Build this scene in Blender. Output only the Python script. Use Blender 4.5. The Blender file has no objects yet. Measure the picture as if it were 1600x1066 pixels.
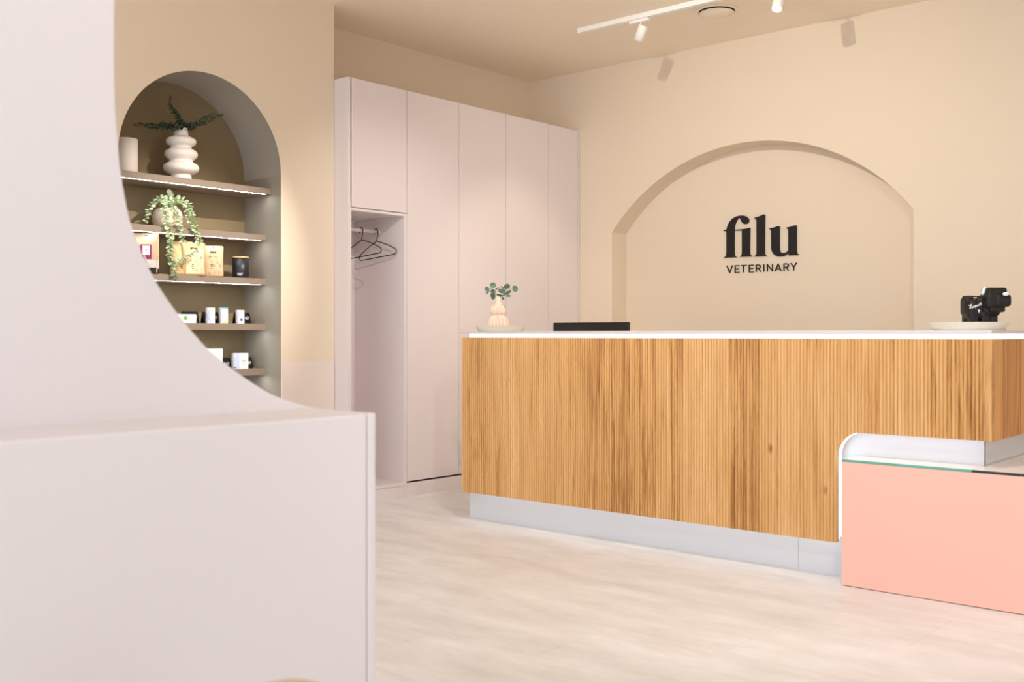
import bpy, bmesh, math, random
from mathutils import Vector, Matrix
random.seed(7)
PI = math.pi
C = bpy.context.scene.collection

# ------------------------------------------------------------------ camera, world, exposure
CAMZ, FPX, HORV, YAW = 1.10, 1642.0, 521.5, math.radians(41.14)
cd = bpy.data.cameras.new('camera'); cam = bpy.data.objects.new('camera', cd); C.objects.link(cam)
cam.location = (0, 0, CAMZ); cam.rotation_euler = (PI/2, 0, YAW)
cd.sensor_width = 36.0; cd.lens = 36.0*FPX/1600.0; cd.shift_y = -(533-HORV)/1600.0
cd.clip_start = 0.05
cd.dof.use_dof = True; cd.dof.focus_distance = 6.0; cd.dof.aperture_fstop = 4.5
bpy.context.scene.camera = cam
vs = bpy.context.scene.view_settings
bpy.context.scene.display_settings.display_device = 'sRGB'
vs.view_transform = 'Standard'; vs.look = 'None'; vs.gamma = 1.0; vs.use_curve_mapping = False
vs.exposure = -0.30
w = bpy.data.worlds.new('world'); bpy.context.scene.world = w; w.use_nodes = True
w.node_tree.nodes['Background'].inputs[0].default_value = (0.80, 0.88, 1.0, 1)
w.node_tree.nodes['Background'].inputs[1].default_value = 1.0
bpy.context.scene.cycles.diffuse_bounces = 6

def light(name, kind, loc, target, energy, color, size=0.1, size_y=None, spot=60, blend=0.6):
    ld = bpy.data.lights.new(name, kind); o = bpy.data.objects.new(name, ld); C.objects.link(o)
    o.location = loc
    d = Vector(target)-Vector(loc); o.rotation_euler = d.to_track_quat('-Z', 'Y').to_euler()
    ld.energy = energy; ld.color = color
    if kind == 'AREA':
        ld.shape = 'RECTANGLE'; ld.size = size; ld.size_y = size_y or size
    else:
        ld.shadow_soft_size = size
    if kind == 'SPOT':
        ld.spot_size = math.radians(spot); ld.spot_blend = blend
    return o
WARM = (1.0, 0.93, 0.855); NEUT = (1.0, 0.97, 0.96); COOL = (0.76, 0.87, 1.0)
# daylight that comes in through the shop window behind the camera, plus a cool area fill added at the solid right wall
light('window_daylight', 'AREA', (-1.6, -2.3, 1.6), (-1.6, 4, 1.2), 165, COOL, 7.0, 2.7)
light('right_fill', 'AREA', (4.3, 2.4, 1.3), (-4, 2.6, 1.2), 68, (0.72, 0.84, 1.0), 5.5, 2.4)

# ------------------------------------------------------------------ pixel to point
TF = Vector((-math.sin(YAW), math.cos(YAW), 0)); TR = Vector((math.cos(YAW), math.sin(YAW), 0))
CP = Vector((0, 0, CAMZ))
def P(u, v, X=None, Y=None, Z=None):
    d = TF+TR*((u-800)/FPX)+Vector((0, 0, (HORV-v)/FPX))
    for i, a in enumerate((X, Y, Z)):
        if a is not None:
            return CP+d*((a-CP[i])/d[i])

# ------------------------------------------------------------------ materials
def srgb(r, g, b):
    f = lambda c: (c/255/12.92) if c/255 <= 0.04045 else ((c/255+0.055)/1.055)**2.4
    return (f(r), f(g), f(b), 1)
def mat(name, col, rough=0.6, spec=0.5, var=0.0, scale=6.0, metal=0, bump=0.0, bscale=80, emit=None, estr=0, trans=0, coat=0):
    m = bpy.data.materials.new(name); m.use_nodes = True
    nt = m.node_tree; b = nt.nodes['Principled BSDF']
    b.inputs['Base Color'].default_value = col; b.inputs['Roughness'].default_value = rough
    b.inputs['Specular IOR Level'].default_value = spec; b.inputs['Metallic'].default_value = metal
    b.inputs['Transmission Weight'].default_value = trans; b.inputs['Coat Weight'].default_value = coat
    if emit: b.inputs['Emission Color'].default_value = emit; b.inputs['Emission Strength'].default_value = estr
    tc = nt.nodes.new('ShaderNodeTexCoord')
    if var:
        n = nt.nodes.new('ShaderNodeTexNoise'); n.inputs['Scale'].default_value = scale; n.inputs['Detail'].default_value = 5
        nt.links.new(tc.outputs['Object'], n.inputs['Vector'])
        mx = nt.nodes.new('ShaderNodeMix'); mx.data_type = 'RGBA'
        mx.inputs[6].default_value = tuple(c*(1-var) for c in col[:3])+(1,)
        mx.inputs[7].default_value = tuple(min(1, c*(1+var)) for c in col[:3])+(1,)
        nt.links.new(n.outputs[0], mx.inputs[0]); nt.links.new(mx.outputs[2], b.inputs['Base Color'])
    if bump:
        n2 = nt.nodes.new('ShaderNodeTexNoise'); n2.inputs['Scale'].default_value = bscale; n2.inputs['Detail'].default_value = 3
        nt.links.new(tc.outputs['Object'], n2.inputs['Vector'])
        bp = nt.nodes.new('ShaderNodeBump'); bp.inputs['Strength'].default_value = bump; bp.inputs['Distance'].default_value = 0.002
        nt.links.new(n2.outputs[0], bp.inputs['Height']); nt.links.new(bp.outputs[0], b.inputs['Normal'])
    return m
M = {}
M['wall'] = mat('cream_wall_paint', srgb(233, 217, 195), 0.75, 0.3, 0.012, 2.5, bump=0.05, bscale=160)
M['wallpanel'] = mat('beige_wall_panel', srgb(234, 220, 211), 0.5, 0.4, 0.008, 3)
M['ceiling'] = mat('ceiling_paint', srgb(250, 236, 214), 0.8, 0.25, 0.01, 2)
M['niche'] = mat('taupe_plaster', srgb(142, 124, 94), 0.7, 0.3, 0.10, 5, bump=0.08, bscale=40)
M['niche_daylit'] = mat('daylit_taupe_plaster', srgb(160, 152, 138), 0.7, 0.3, 0.06, 5, bump=0.08, bscale=40)  # same plaster as the niche back, cool daylight painted into its colour
M['shelf'] = mat('taupe_laminate', srgb(148, 132, 117), 0.5, 0.4, 0.015, 10)
M['cupboard'] = mat('cashmere_lacquer', srgb(232, 222, 222), 0.38, 0.45, 0.008, 2)
M['gap_shade_frame'] = mat('dark_gap_shade_and_frame', srgb(30, 26, 25), 0.8, 0.2)  # painted shade for the door gap and duct; also the window frame colour
M['partition'] = mat('blush_white_paint', srgb(219, 212, 213), 0.6, 0.35, 0.008, 2)
M['white_panel'] = mat('white_plinth_laminate', srgb(222, 224, 230), 0.3, 0.5, 0.008, 6)
M['slab'] = mat('white_stone_worktop', srgb(214, 209, 212), 0.3, 0.5, 0.02, 20)
M['pink'] = mat('salmon_pink_lacquer', srgb(247, 194, 178), 0.35, 0.45, 0.01, 3)
M['black'] = mat('black_plastic', srgb(24, 22, 22), 0.3, 0.5, 0.02, 8)
M['wire'] = mat('black_wire', srgb(18, 16, 16), 0.4, 0.5, 0.02, 8)
M['letter'] = mat('black_acrylic', srgb(30, 26, 22), 0.55, 0.3, 0.02, 8)
M['lampwhite'] = mat('white_powder_coat', srgb(246, 242, 236), 0.4, 0.5, 0.005, 9)
M['ceramic'] = mat('matt_white_ceramic', srgb(238, 230, 222), 0.65, 0.3, 0.02, 9, bump=0.12, bscale=200)
M['pinkceramic'] = mat('blush_ceramic', srgb(240, 214, 196), 0.35, 0.5, 0.06, 22)
M['potbeige'] = mat('beige_clay', srgb(232, 216, 196), 0.7, 0.3, 0.03, 14)
M['traybeige'] = mat('speckled_cream_clay', srgb(252, 245, 226), 0.55, 0.4, 0.05, 90)
M['kraft'] = mat('kraft_paper', srgb(214, 178, 128), 0.6, 0.35, 0.06, 18)
M['kraftpale'] = mat('pale_kraft_paper', srgb(226, 190, 152), 0.6, 0.35, 0.05, 18)
M['kraftdark'] = mat('brown_kraft_paper', srgb(176, 130, 74), 0.6, 0.35, 0.08, 18)
M['paper'] = mat('cream_label_paper', srgb(240, 222, 180), 0.6, 0.3, 0.03, 30)
M['whitecard'] = mat('white_card', srgb(240, 238, 240), 0.55, 0.4, 0.01, 30)
M['bluecard'] = mat('pale_blue_card', srgb(200, 212, 238), 0.55, 0.4, 0.01, 30)
M['aqua'] = mat('aqua_print', srgb(120, 200, 220), 0.55, 0.4, 0.01, 30)
M['navy'] = mat('navy_print', srgb(50, 60, 130), 0.55, 0.4, 0.02, 30)
M['green'] = mat('green_print', srgb(120, 190, 90), 0.55, 0.4, 0.02, 30)
M['yellow'] = mat('yellow_print', srgb(225, 215, 120), 0.55, 0.4, 0.02, 30)
M['magenta'] = mat('magenta_print', srgb(140, 30, 90), 0.55, 0.4, 0.02, 30)
M['inkblack'] = mat('black_print', srgb(26, 34, 30), 0.6, 0.3, 0.02, 30)
M['inkgrey'] = mat('grey_print', srgb(140, 120, 100), 0.6, 0.3, 0.02, 30)
M['inkwhite'] = mat('white_print', srgb(238, 238, 236), 0.6, 0.3, 0.01, 30)
M['canister'] = mat('black_matt_tin', srgb(34, 33, 40), 0.42, 0.5, 0.02, 12)
M['bamboo'] = mat('bamboo_lid', srgb(216, 178, 124), 0.5, 0.4, 0.08, 30)
M['tweed'] = mat('woven_paper_bag', srgb(196, 172, 142), 0.8, 0.2, 0.55, 330)
M['foil'] = mat('clear_pouch_film', srgb(205, 200, 196), 0.2, 0.6, 0.15, 40)
M['choc'] = mat('dark_kibble', srgb(40, 30, 26), 0.7, 0.3, 0.3, 160)
M['leafdark'] = mat('dark_eucalyptus_leaf', srgb(52, 72, 58), 0.5, 0.4, 0.3, 60)
M['leafpale'] = mat('pale_eucalyptus_leaf', srgb(204, 218, 180), 0.55, 0.4, 0.25, 50)
M['leafgrey'] = mat('grey_green_leaf', srgb(112, 138, 120), 0.5, 0.4, 0.25, 40)
M['stem'] = mat('plant_stem', srgb(110, 110, 70), 0.6, 0.3, 0.1, 40)
M['cardblack'] = mat('black_card', srgb(16, 15, 16), 0.7, 0.15, 0.02, 8)
M['bull'] = mat('black_painted_resin', srgb(24, 18, 16), 0.45, 0.35, 0.05, 20)
M['glow'] = mat('led_diffuser', srgb(255, 250, 240), 0.5, 0.3, emit=(1.0, 0.93, 0.82, 1), estr=1.6)
M['led'] = mat('cool_led_strip', srgb(255, 255, 255), 0.5, 0.3, emit=(0.93, 0.96, 1.0, 1), estr=42.0)
M['ledplinth'] = mat('plinth_led_strip', srgb(255, 255, 255), 0.5, 0.3, emit=(0.90, 0.95, 1.0, 1), estr=2.6)
M['bulb'] = mat('spot_lens', srgb(255, 255, 255), 0.5, 0.3, emit=(1.0, 0.96, 0.9, 1), estr=6.0)
M['seatfab'] = mat('tan_seat_fabric', srgb(206, 180, 150), 0.8, 0.2, 0.06, 60)
M['metal'] = mat('brushed_metal', srgb(190, 186, 180), 0.35, 0.5, 0.02, 20, metal=1)
M['glassclear'] = mat('back_painted_glass', srgb(253, 242, 236), 0.22, 0.5, 0.005, 5)
M['edgegreen'] = mat('green_glass_edge', srgb(92, 176, 156), 0.08, 0.7, 0.35, 14)
M['edge_reflection'] = mat('painted_dark_reflection', srgb(14, 30, 30), 0.06, 0.7, 0.3, 14)  # dark reflection painted into the colour of the glass edge

def floor_material():
    m = bpy.data.materials.new('stone_look_vinyl'); m.use_nodes = True; nt = m.node_tree; b = nt.nodes['Principled BSDF']
    tc = nt.nodes.new('ShaderNodeTexCoord')
    br = nt.nodes.new('ShaderNodeTexBrick'); nt.links.new(tc.outputs['Object'], br.inputs['Vector'])
    br.inputs['Scale'].default_value = 1.0; br.inputs['Brick Width'].default_value = 0.92; br.inputs['Row Height'].default_value = 0.46
    br.inputs['Mortar Size'].default_value = 0.0012; br.inputs['Mortar Smooth'].default_value = 0.3; br.inputs['Bias'].default_value = 0
    br.inputs['Color1'].default_value = srgb(236, 233, 232); br.inputs['Color2'].default_value = srgb(230, 227, 225); br.inputs['Mortar'].default_value = srgb(186, 178, 168)
    mp = nt.nodes.new('ShaderNodeMapping'); mp.inputs['Scale'].default_value = (1.2, 3.4, 1); nt.links.new(tc.outputs['Object'], mp.inputs['Vector'])
    n = nt.nodes.new('ShaderNodeTexNoise'); n.inputs['Scale'].default_value = 1.7; n.inputs['Detail'].default_value = 9; n.inputs['Roughness'].default_value = 0.68
    nt.links.new(mp.outputs[0], n.inputs['Vector'])
    cr = nt.nodes.new('ShaderNodeValToRGB'); e = cr.color_ramp.elements
    e[0].position = 0.32; e[0].color = srgb(204, 198, 195); e[1].position = 0.66; e[1].color = srgb(250, 249, 250)
    nt.links.new(n.outputs[0], cr.inputs[0])
    mx = nt.nodes.new('ShaderNodeMix'); mx.data_type = 'RGBA'; mx.inputs[0].default_value = 0.5
    nt.links.new(br.outputs['Color'], mx.inputs[6]); nt.links.new(cr.outputs[0], mx.inputs[7]); nt.links.new(mx.outputs[2], b.inputs['Base Color'])
    b.inputs['Roughness'].default_value = 0.42; b.inputs['Specular IOR Level'].default_value = 0.4
    return m
M['floor'] = floor_material()

def oak(name, axis, light_c, mid_c, dark_c, board=0.125, seed=0.0, rough=0.5):
    """vertical boards: axis = the world axis that runs across the boards"""
    m = bpy.data.materials.new(name); m.use_nodes = True; nt = m.node_tree; b = nt.nodes['Principled BSDF']; L = nt.links
    tc = nt.nodes.new('ShaderNodeTexCoord'); sp = nt.nodes.new('ShaderNodeSeparateXYZ'); L.new(tc.outputs['Object'], sp.inputs[0])
    ax = sp.outputs[axis]
    wob = nt.nodes.new('ShaderNodeTexNoise'); wob.noise_dimensions = '1D'; wob.inputs['Scale'].default_value = 2.3; L.new(ax, wob.inputs['W'])
    def mth(op, a, bb=None, v=None):
        k = nt.nodes.new('ShaderNodeMath'); k.operation = op; L.new(a, k.inputs[0])
        if bb is not None: L.new(bb, k.inputs[1])
        if v is not None: k.inputs[1].default_value = v
        return k.outputs[0]
    idx = mth('FLOOR', mth('ADD', mth('MULTIPLY', ax, v=1/board), mth('MULTIPLY', wob.outputs[0], v=2.4)))
    wn = nt.nodes.new('ShaderNodeTexWhiteNoise'); wn.noise_dimensions = '1D'; L.new(mth('ADD', idx, v=seed), wn.inputs['W'])
    cmb = nt.nodes.new('ShaderNodeCombineXYZ')
    L.new(mth('ADD', mth('MULTIPLY', ax, v=44.0), mth('MULTIPLY', idx, v=7.3)), cmb.inputs[0])
    L.new(mth('ADD', mth('MULTIPLY', sp.outputs[2], v=1.6), mth('MULTIPLY', wn.outputs[0], v=30.0)), cmb.inputs[1])
    n = nt.nodes.new('ShaderNodeTexNoise'); n.inputs['Scale'].default_value = 1.0; n.inputs['Detail'].default_value = 7; n.inputs['Roughness'].default_value = 0.62; n.inputs['Distortion'].default_value = 0.5
    L.new(cmb.outputs[0], n.inputs['Vector'])
    cmb2 = nt.nodes.new('ShaderNodeCombineXYZ'); L.new(mth('MULTIPLY', ax, v=240.0), cmb2.inputs[0]); L.new(mth('MULTIPLY', sp.outputs[2], v=9.0), cmb2.inputs[1])
    n2 = nt.nodes.new('ShaderNodeTexNoise'); n2.inputs['Scale'].default_value = 1.0; n2.inputs['Detail'].default_value = 3; L.new(cmb2.outputs[0], n2.inputs['Vector'])
    s = mth('ADD', mth('MULTIPLY', n.outputs[0], v=1.05), mth('MULTIPLY', wn.outputs[0], v=0.26))
    s = mth('ADD', s, mth('MULTIPLY', n2.outputs[0], v=0.24))
    cr = nt.nodes.new('ShaderNodeValToRGB'); e = cr.color_ramp.elements
    e[0].position = 0.50; e[0].color = dark_c; e[1].position = 1.0; e[1].color = light_c
    k = e.new(0.70); k.color = mid_c
    L.new(s, cr.inputs[0])
    # a few knots
    vo = nt.nodes.new('ShaderNodeTexVoronoi'); vo.inputs['Scale'].default_value = 1.0
    cm3 = nt.nodes.new('ShaderNodeCombineXYZ'); L.new(mth('MULTIPLY', ax, v=3.6), cm3.inputs[0]); L.new(mth('MULTIPLY', sp.outputs[2], v=2.0), cm3.inputs[1]); L.new(cm3.outputs[0], vo.inputs['Vector'])
    kr = nt.nodes.new('ShaderNodeMapRange'); kr.inputs[1].default_value = 0.015; kr.inputs[2].default_value = 0.06; kr.inputs[3].default_value = 0.35; kr.inputs[4].default_value = 1.0
    L.new(vo.outputs['Distance'], kr.inputs[0])
    mx = nt.nodes.new('ShaderNodeMix'); mx.data_type = 'RGBA'; mx.inputs[6].default_value = srgb(96, 58, 26)
    L.new(kr.outputs[0], mx.inputs[0]); L.new(cr.outputs[0], mx.inputs[7]); L.new(mx.outputs[2], b.inputs['Base Color'])
    b.inputs['Roughness'].default_value = rough; b.inputs['Specular IOR Level'].default_value = 0.35
    return m
M['oak'] = oak('fluted_oak', 0, srgb(232, 190, 134), srgb(214, 164, 102), srgb(164, 110, 58))
M['oakside'] = oak('smooth_oak', 1, srgb(226, 168, 100), srgb(208, 146, 80), srgb(150, 92, 42), 0.3, 4.0)

# ------------------------------------------------------------------ mesh helpers
def wloc(o):
    v = Vector((0, 0, 0))
    while o is not None: v = v+o.location; o = o.parent
    return v
def obj(name, bm, m, parent=None, smooth=False, bevel=0, mats=None, seg=2):
    me = bpy.data.meshes.new(name)
    if parent is not None: bmesh.ops.translate(bm, verts=bm.verts, vec=-wloc(parent))
    bmesh.ops.recalc_face_normals(bm, faces=bm.faces) if bm.faces else None
    if smooth:
        for f in bm.faces: f.smooth = True
    bm.to_mesh(me); bm.free()
    o = bpy.data.objects.new(name, me); C.objects.link(o)
    for k in (mats or [m]): me.materials.append(k)
    if parent is not None: o.parent = parent
    if bevel:
        md = o.modifiers.new('bevel', 'BEVEL'); md.width = bevel; md.segments = seg; md.limit_method = 'ANGLE'; md.angle_limit = math.radians(40)
    return o
def thing(name, label, cat, loc, group=None, rz=0):
    o = bpy.data.objects.new(name, None); C.objects.link(o); o.location = loc; o.empty_display_size = 0.05
    o.rotation_euler.z = rz
    o['label'] = label; o['category'] = cat
    if group: o['group'] = group
    return o
def tag(o, label, cat, group=None):
    o['label'] = label; o['category'] = cat
    if group: o['group'] = group
    return o
def struct(name, bm, m, bevel=0, smooth=False):
    o = obj(name, bm, m, None, smooth, bevel); o['kind'] = 'structure'; return o
def box(bm, x0, x1, y0, y1, z0, z1, mi=0, mtx=None):
    vs_ = [bm.verts.new((x, y, z)) for x in (x0, x1) for y in (y0, y1) for z in (z0, z1)]
    if mtx:
        for v in vs_: v.co = mtx @ v.co
    for q in ((0, 1, 3, 2), (4, 6, 7, 5), (0, 4, 5, 1), (2, 3, 7, 6), (0, 2, 6, 4), (1, 5, 7, 3)):
        f = bm.faces.new([vs_[i] for i in q]); f.material_index = mi
    return bm
def bx(*a, **k): return box(bmesh.new(), *a, **k)
def prism(bm, pts, vec, mi=0):
    """closed outline (3-D points in a plane) pushed along vec, with caps"""
    a = [bm.verts.new(p) for p in pts]; b = [bm.verts.new(Vector(p)+Vector(vec)) for p in pts]; n = len(a)
    fs = [bm.faces.new(a), bm.faces.new(b[::-1])]
    for i in range(n): fs.append(bm.faces.new((a[i], b[i], b[(i+1) % n], a[(i+1) % n])))
    for f in fs: f.material_index = mi
    return fs
def lathe(bm, prof, n=40, cx=0, cy=0, z0=0, rfun=None, mi=0):
    rings = []
    for (r, z) in prof:
        ring = []
        for i in range(n):
            a = 2*PI*i/n; rr = r*(rfun(a, z) if rfun else 1)
            ring.append(bm.verts.new((cx+rr*math.cos(a), cy+rr*math.sin(a), z0+z)))
        rings.append(ring)
    for j in range(len(rings)-1):
        for i in range(n):
            f = bm.faces.new((rings[j][i], rings[j][(i+1) % n], rings[j+1][(i+1) % n], rings[j+1][i])); f.material_index = mi; f.smooth = True
    if prof[0][0] > 1e-4: bm.faces.new(rings[0][::-1]).material_index = mi
    if prof[-1][0] > 1e-4: bm.faces.new(rings[-1]).material_index = mi
    return bm
def catmull(pts, k=6):
    pts = [Vector(p) for p in pts]; out = []
    for i in range(len(pts)-1):
        p0 = pts[max(i-1, 0)]; p1 = pts[i]; p2 = pts[i+1]; p3 = pts[min(i+2, len(pts)-1)]
        for j in range(k):
            t = j/k
            out.append(0.5*((2*p1)+(p2-p0)*t+(2*p0-5*p1+4*p2-p3)*t*t+(3*p1-p0-3*p2+p3)*t**3))
    out.append(pts[-1]); return out
def tube(bm, pts, r, n=8, r1=None, closed=False):
    pts = [Vector(p) for p in pts]; rings = []; N = len(pts)
    ref = None
    for i, p in enumerate(pts):
        t = (pts[(i+1) % N]-pts[i-1]) if closed else (pts[min(i+1, N-1)]-pts[max(i-1, 0)])
        t = t.normalized()
        if ref is None: ref = Vector((0, 0, 1)) if abs(t.z) < 0.9 else Vector((1, 0, 0))
        a = (ref-t*ref.dot(t)).normalized(); b = t.cross(a); ref = a
        rr = r if r1 is None else r+(r1-r)*i/(N-1)
        rings.append([bm.verts.new(p+(a*math.cos(2*PI*k/n)+b*math.sin(2*PI*k/n))*rr) for k in range(n)])
    R = range(N if closed else N-1)
    for i in R:
        A = rings[i]; B = rings[(i+1) % N]
        for k in range(n):
            f = bm.faces.new((A[k], A[(k+1) % n], B[(k+1) % n], B[k])); f.smooth = True
    if not closed:
        bm.faces.new(rings[0][::-1]); bm.faces.new(rings[-1])
    return bm
def copy_tree(o, parent=None):
    c = o.copy(); C.objects.link(c); c.parent = parent
    for ch in list(o.children): copy_tree(ch, c)
    return c

# ------------------------------------------------------------------ the room
CEIL = 3.218; YB = 6.767; YR = 6.967; XN = -5.319; XL = -5.711; XW = -5.183; XR = 4.5; YF = -2.5
struct('floor', bx(-6.1, XR+0.2, YF-0.2, 7.2, -0.1, 0), M['floor'])
struct('ceiling', bx(-6.1, XR+0.2, YF-0.2, 7.2, CEIL, CEIL+0.1), M['ceiling'])
struct('wall_right', bx(XR, XR+0.15, YF, 7.1, 0, CEIL), M['wall'])
# back wall with the shallow arched recess
def arc_pts(xc, zc, R, x0, x1, n):
    out = []
    a0 = math.acos((x0-xc)/R); a1 = math.acos((x1-xc)/R)
    for i in range(n+1):
        a = a0+(a1-a0)*i/n; out.append((xc+R*math.cos(a), zc+R*math.sin(a)))
    return out
AX0, AX1, AXC, AR = -4.865, -2.493, -3.679, 1.515
AZC = 2.472-AR
arc = arc_pts(AXC, AZC, AR, AX0, AX1, 48)
bm = bmesh.new()
def quad(bm, a, b, c, d): return bm.faces.new([bm.verts.new(p) for p in (a, b, c, d)])
for y, rev in ((YB, 0),):
    quad(bm, (XL-0.3, y, 0), (AX0, y, 0), (AX0, y, CEIL), (XL-0.3, y, CEIL))
    quad(bm, (AX1, y, 0), (XR, y, 0), (XR, y, CEIL), (AX1, y, CEIL))
    for i in range(48):
        (xa, za), (xb, zb) = arc[i], arc[i+1]
        quad(bm, (xa, y, za), (xb, y, zb), (xb, y, CEIL), (xa, y, CEIL))
        quad(bm, (xa, y, za), (xb, y, zb), (xb, YR, zb), (xa, YR, za))
quad(bm, (AX0, YB, 0), (AX0, YR, 0), (AX0, YR, arc[0][1]), (AX0, YB, arc[0][1]))
quad(bm, (AX1, YB, 0), (AX1, YR, 0), (AX1, YR, arc[-1][1]), (AX1, YB, arc[-1][1]))
box(bm, AX0-0.1, AX1+0.1, YR, YR+0.1, 0, 2.6)
bmesh.ops.remove_doubles(bm, verts=bm.verts, dist=1e-5)
struct('wall_back', bm, M['wall'])
# wall behind the wardrobe
struct('wall_left', bx(XL-0.15, XL, 4.2, YB, 0, CEIL), M['wall'])
# wall with the arched display niche
NY, NR, NZ, NB, NBOT = 3.3975, 0.5325, 2.0735, -5.702, 0.32
def niche_outline(n=48):
    out = [(NY+NR, NBOT), (NY+NR, NZ)]
    for i in range(1, n): a = PI*i/n; out.append((NY+NR*math.cos(a), NZ+NR*math.sin(a)))
    out += [(NY-NR, NZ), (NY-NR, NBOT)]
    return out
bm = bmesh.new(); no = niche_outline()
quad(bm, (XN, YF, 0), (XN, NY-NR, 0), (XN, NY-NR, CEIL), (XN, YF, CEIL))
quad(bm, (XN, NY+NR, 0), (XN, 4.346, 0), (XN, 4.346, CEIL), (XN, NY+NR, CEIL))
quad(bm, (XN, NY-NR, 0), (XN, NY+NR, 0), (XN, NY+NR, NBOT), (XN, NY-NR, NBOT))
for i in range(1, len(no)-2):
    (ya, za), (yb, zb) = no[i], no[i+1]
    quad(bm, (XN, ya, za), (XN, yb, zb), (XN, yb, CEIL), (XN, ya, CEIL))
quad(bm, (XN, 4.346, 0), (XL-0.05, 4.346, 0), (XL-0.05, 4.346, CEIL), (XN, 4.346, CEIL))
bmesh.ops.remove_doubles(bm, verts=bm.verts, dist=1e-5)
struct('wall_niche', bm, M['wall'])
bm = bmesh.new()
a = [bm.verts.new((XN, y, z)) for y, z in no]; b = [bm.verts.new((NB, y, z)) for y, z in no]
for i in range(len(no)):
    j = (i+1) % len(no); f = bm.faces.new((a[i], b[i], b[j], a[j])); f.smooth = 1 <= i <= 48
bk = bm.faces.new(b); bk.smooth = False; bk.material_index = 1
o = struct('wall_niche_lining', bm, M['niche_daylit']); o.data.materials.append(M['niche'])
# low protection panel on that wall
struct('trim_1', bx(XN, XN+0.006, NY+NR+0.004, 4.343, 0, 0.925), M['wallpanel'], 0.001)
# shop front behind the camera: sill, piers, head and window frame
bm = bmesh.new()
box(bm, -5.319, XR, YF-0.15, YF, 0, 0.2); box(bm, -5.319, XR, YF-0.15, YF, 3.0, CEIL)
box(bm, -5.319, -5.15, YF-0.15, YF, 0.2, 3.0); box(bm, 2.0, XR, YF-0.15, YF, 0.2, 3.0)
struct('wall_front', bm, M['wall'])
bm = bmesh.new()
for x in (-5.15, -3.4, -1.6, 0.2, 1.95): box(bm, x, x+0.05, YF-0.12, YF-0.04, 0.2, 3.0)
box(bm, -5.15, 2.0, YF-0.12, YF-0.04, 0.2, 0.25); box(bm, -5.15, 2.0, YF-0.12, YF-0.04, 2.95, 3.0)
struct('window_1', bm, M['gap_shade_frame'])

# ------------------------------------------------------------------ foreground partition
bmh = bmesh.new()
PX, PB, PZ, PYE = -1.512, -1.732, 0.948, 1.335
t = thing('partition_cabinet', 'large off-white low cabinet in the left foreground with tall curved screen', 'cabinet', (-1.62, 0.4, 0))
obj('cabinet_body', bx(PB-0.06, PX, -0.9, PYE-0.020, 0, PZ), M['partition'], t, bevel=0.004)
obj('end_panel', bx(PB-0.06, PX+0.002, PYE-0.019, PYE, 0, PZ+0.001), M['partition'], t, bevel=0.003)
crv = [(180, -160), (179.5, 0), (179.5, 80), (180.5, 150), (183.5, 205), (190.5, 275), (207, 355), (236, 424), (264, 470), (300, 517), (342, 560), (412, 609), (450, 626), (478, 634.5), (492, 636.6)]
cp = catmull([P(u, v, X=PB) for u, v in crv], 5)
cp[-1].z = PZ-0.002
pts = [Vector((PB, cp[0].y, CEIL))]+cp+[Vector((PB, cp[-1].y, PZ-0.1)), Vector((PB, -0.9, PZ-0.1)), Vector((PB, -0.9, CEIL))]
bm = bmesh.new(); prism(bm, pts, (-0.06, 0, 0))
obj('curved_screen', bm, M['partition'], t, bevel=0.003)

# ------------------------------------------------------------------ wardrobe
WT = 2.737; WZ = 0.099
t = thing('wardrobe', 'tall cashmere built-in wardrobe run with an open coat niche at its left end', 'wardrobe', (-5.42, 5.55, 0))
ys = [4.3646, 4.8597, 5.3608, 5.8642, 6.3659, 6.742]
CX0, CX1 = -5.703, XW-0.019
bm = bmesh.new()
# carcass with real hollow coat niche in the first column
box(bm, CX0, XW, 4.348, 4.3767, 0, WT)                  # left side
box(bm, CX0, XW, 4.8345, 4.858, 0, 1.905)               # right side of the niche
box(bm, CX0, CX1, 4.3767, 4.858, 1.912, WT)
box(bm, CX0, XW, 4.3767, 4.8345, 1.888, 1.9055)
box(bm, CX0-0.004, CX0+0.01, 4.3767, 4.8345, 0, 1.89)   # back
box(bm, CX0, CX1, 4.858, 6.765, WZ, WT)
obj('carcass', bm, M['cupboard'], t, bevel=0.0012)
obj('niche_floor', bx(CX0+0.01, XW, 4.3767, 4.8345, WZ-0.018, WZ+0.004), M['cupboard'], t, bevel=0.0012)
obj('plinth', bx(XW-0.03, XW-0.004, 4.3767, 4.8345, 0, WZ-0.019), M['cupboard'], t)
obj('plinth', bx(XW-0.03, XW-0.002, 4.860, 6.765, 0, WZ-0.006), M['cupboard'], t)
obj('gap_shade_strip', bx(CX1-0.002, CX1+0.0005, 4.86, 6.76, WZ-0.006, WZ+0.02), M['gap_shade_frame'], t)  # dark strip painted for the shade under the doors
g = 0.0024
obj('door', bx(CX1+0.001, XW, ys[0]+g+0.0005, ys[1]-g, 1.9105, WT-0.001), M['cupboard'], t, bevel=0.0012)
for i in range(1, 5):
    obj('door', bx(CX1+0.001, XW, ys[i]+g, ys[i+1]-g, WZ+0.006, WT-0.001), M['cupboard'], t, bevel=0.0012)
obj('filler_strip', bx(CX1, XW+0.001, 6.745, 6.765, 0, WT), M['cupboard'], t, bevel=0.0012)
rx, rz_ = -5.43, 1.798
bm = bmesh.new(); tube(bm, [(rx, 4.377, rz_), (rx, 4.825, rz_)], 0.0125, 16)
rail = obj('hanging_rail', bm, M['lampwhite'], t)
bm = bmesh.new(); tube(bm, [(rx, 4.822, rz_), (rx, 4.8344, rz_)], 0.018, 16); obj('rail_bracket', bm, M['lampwhite'], t)

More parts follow.
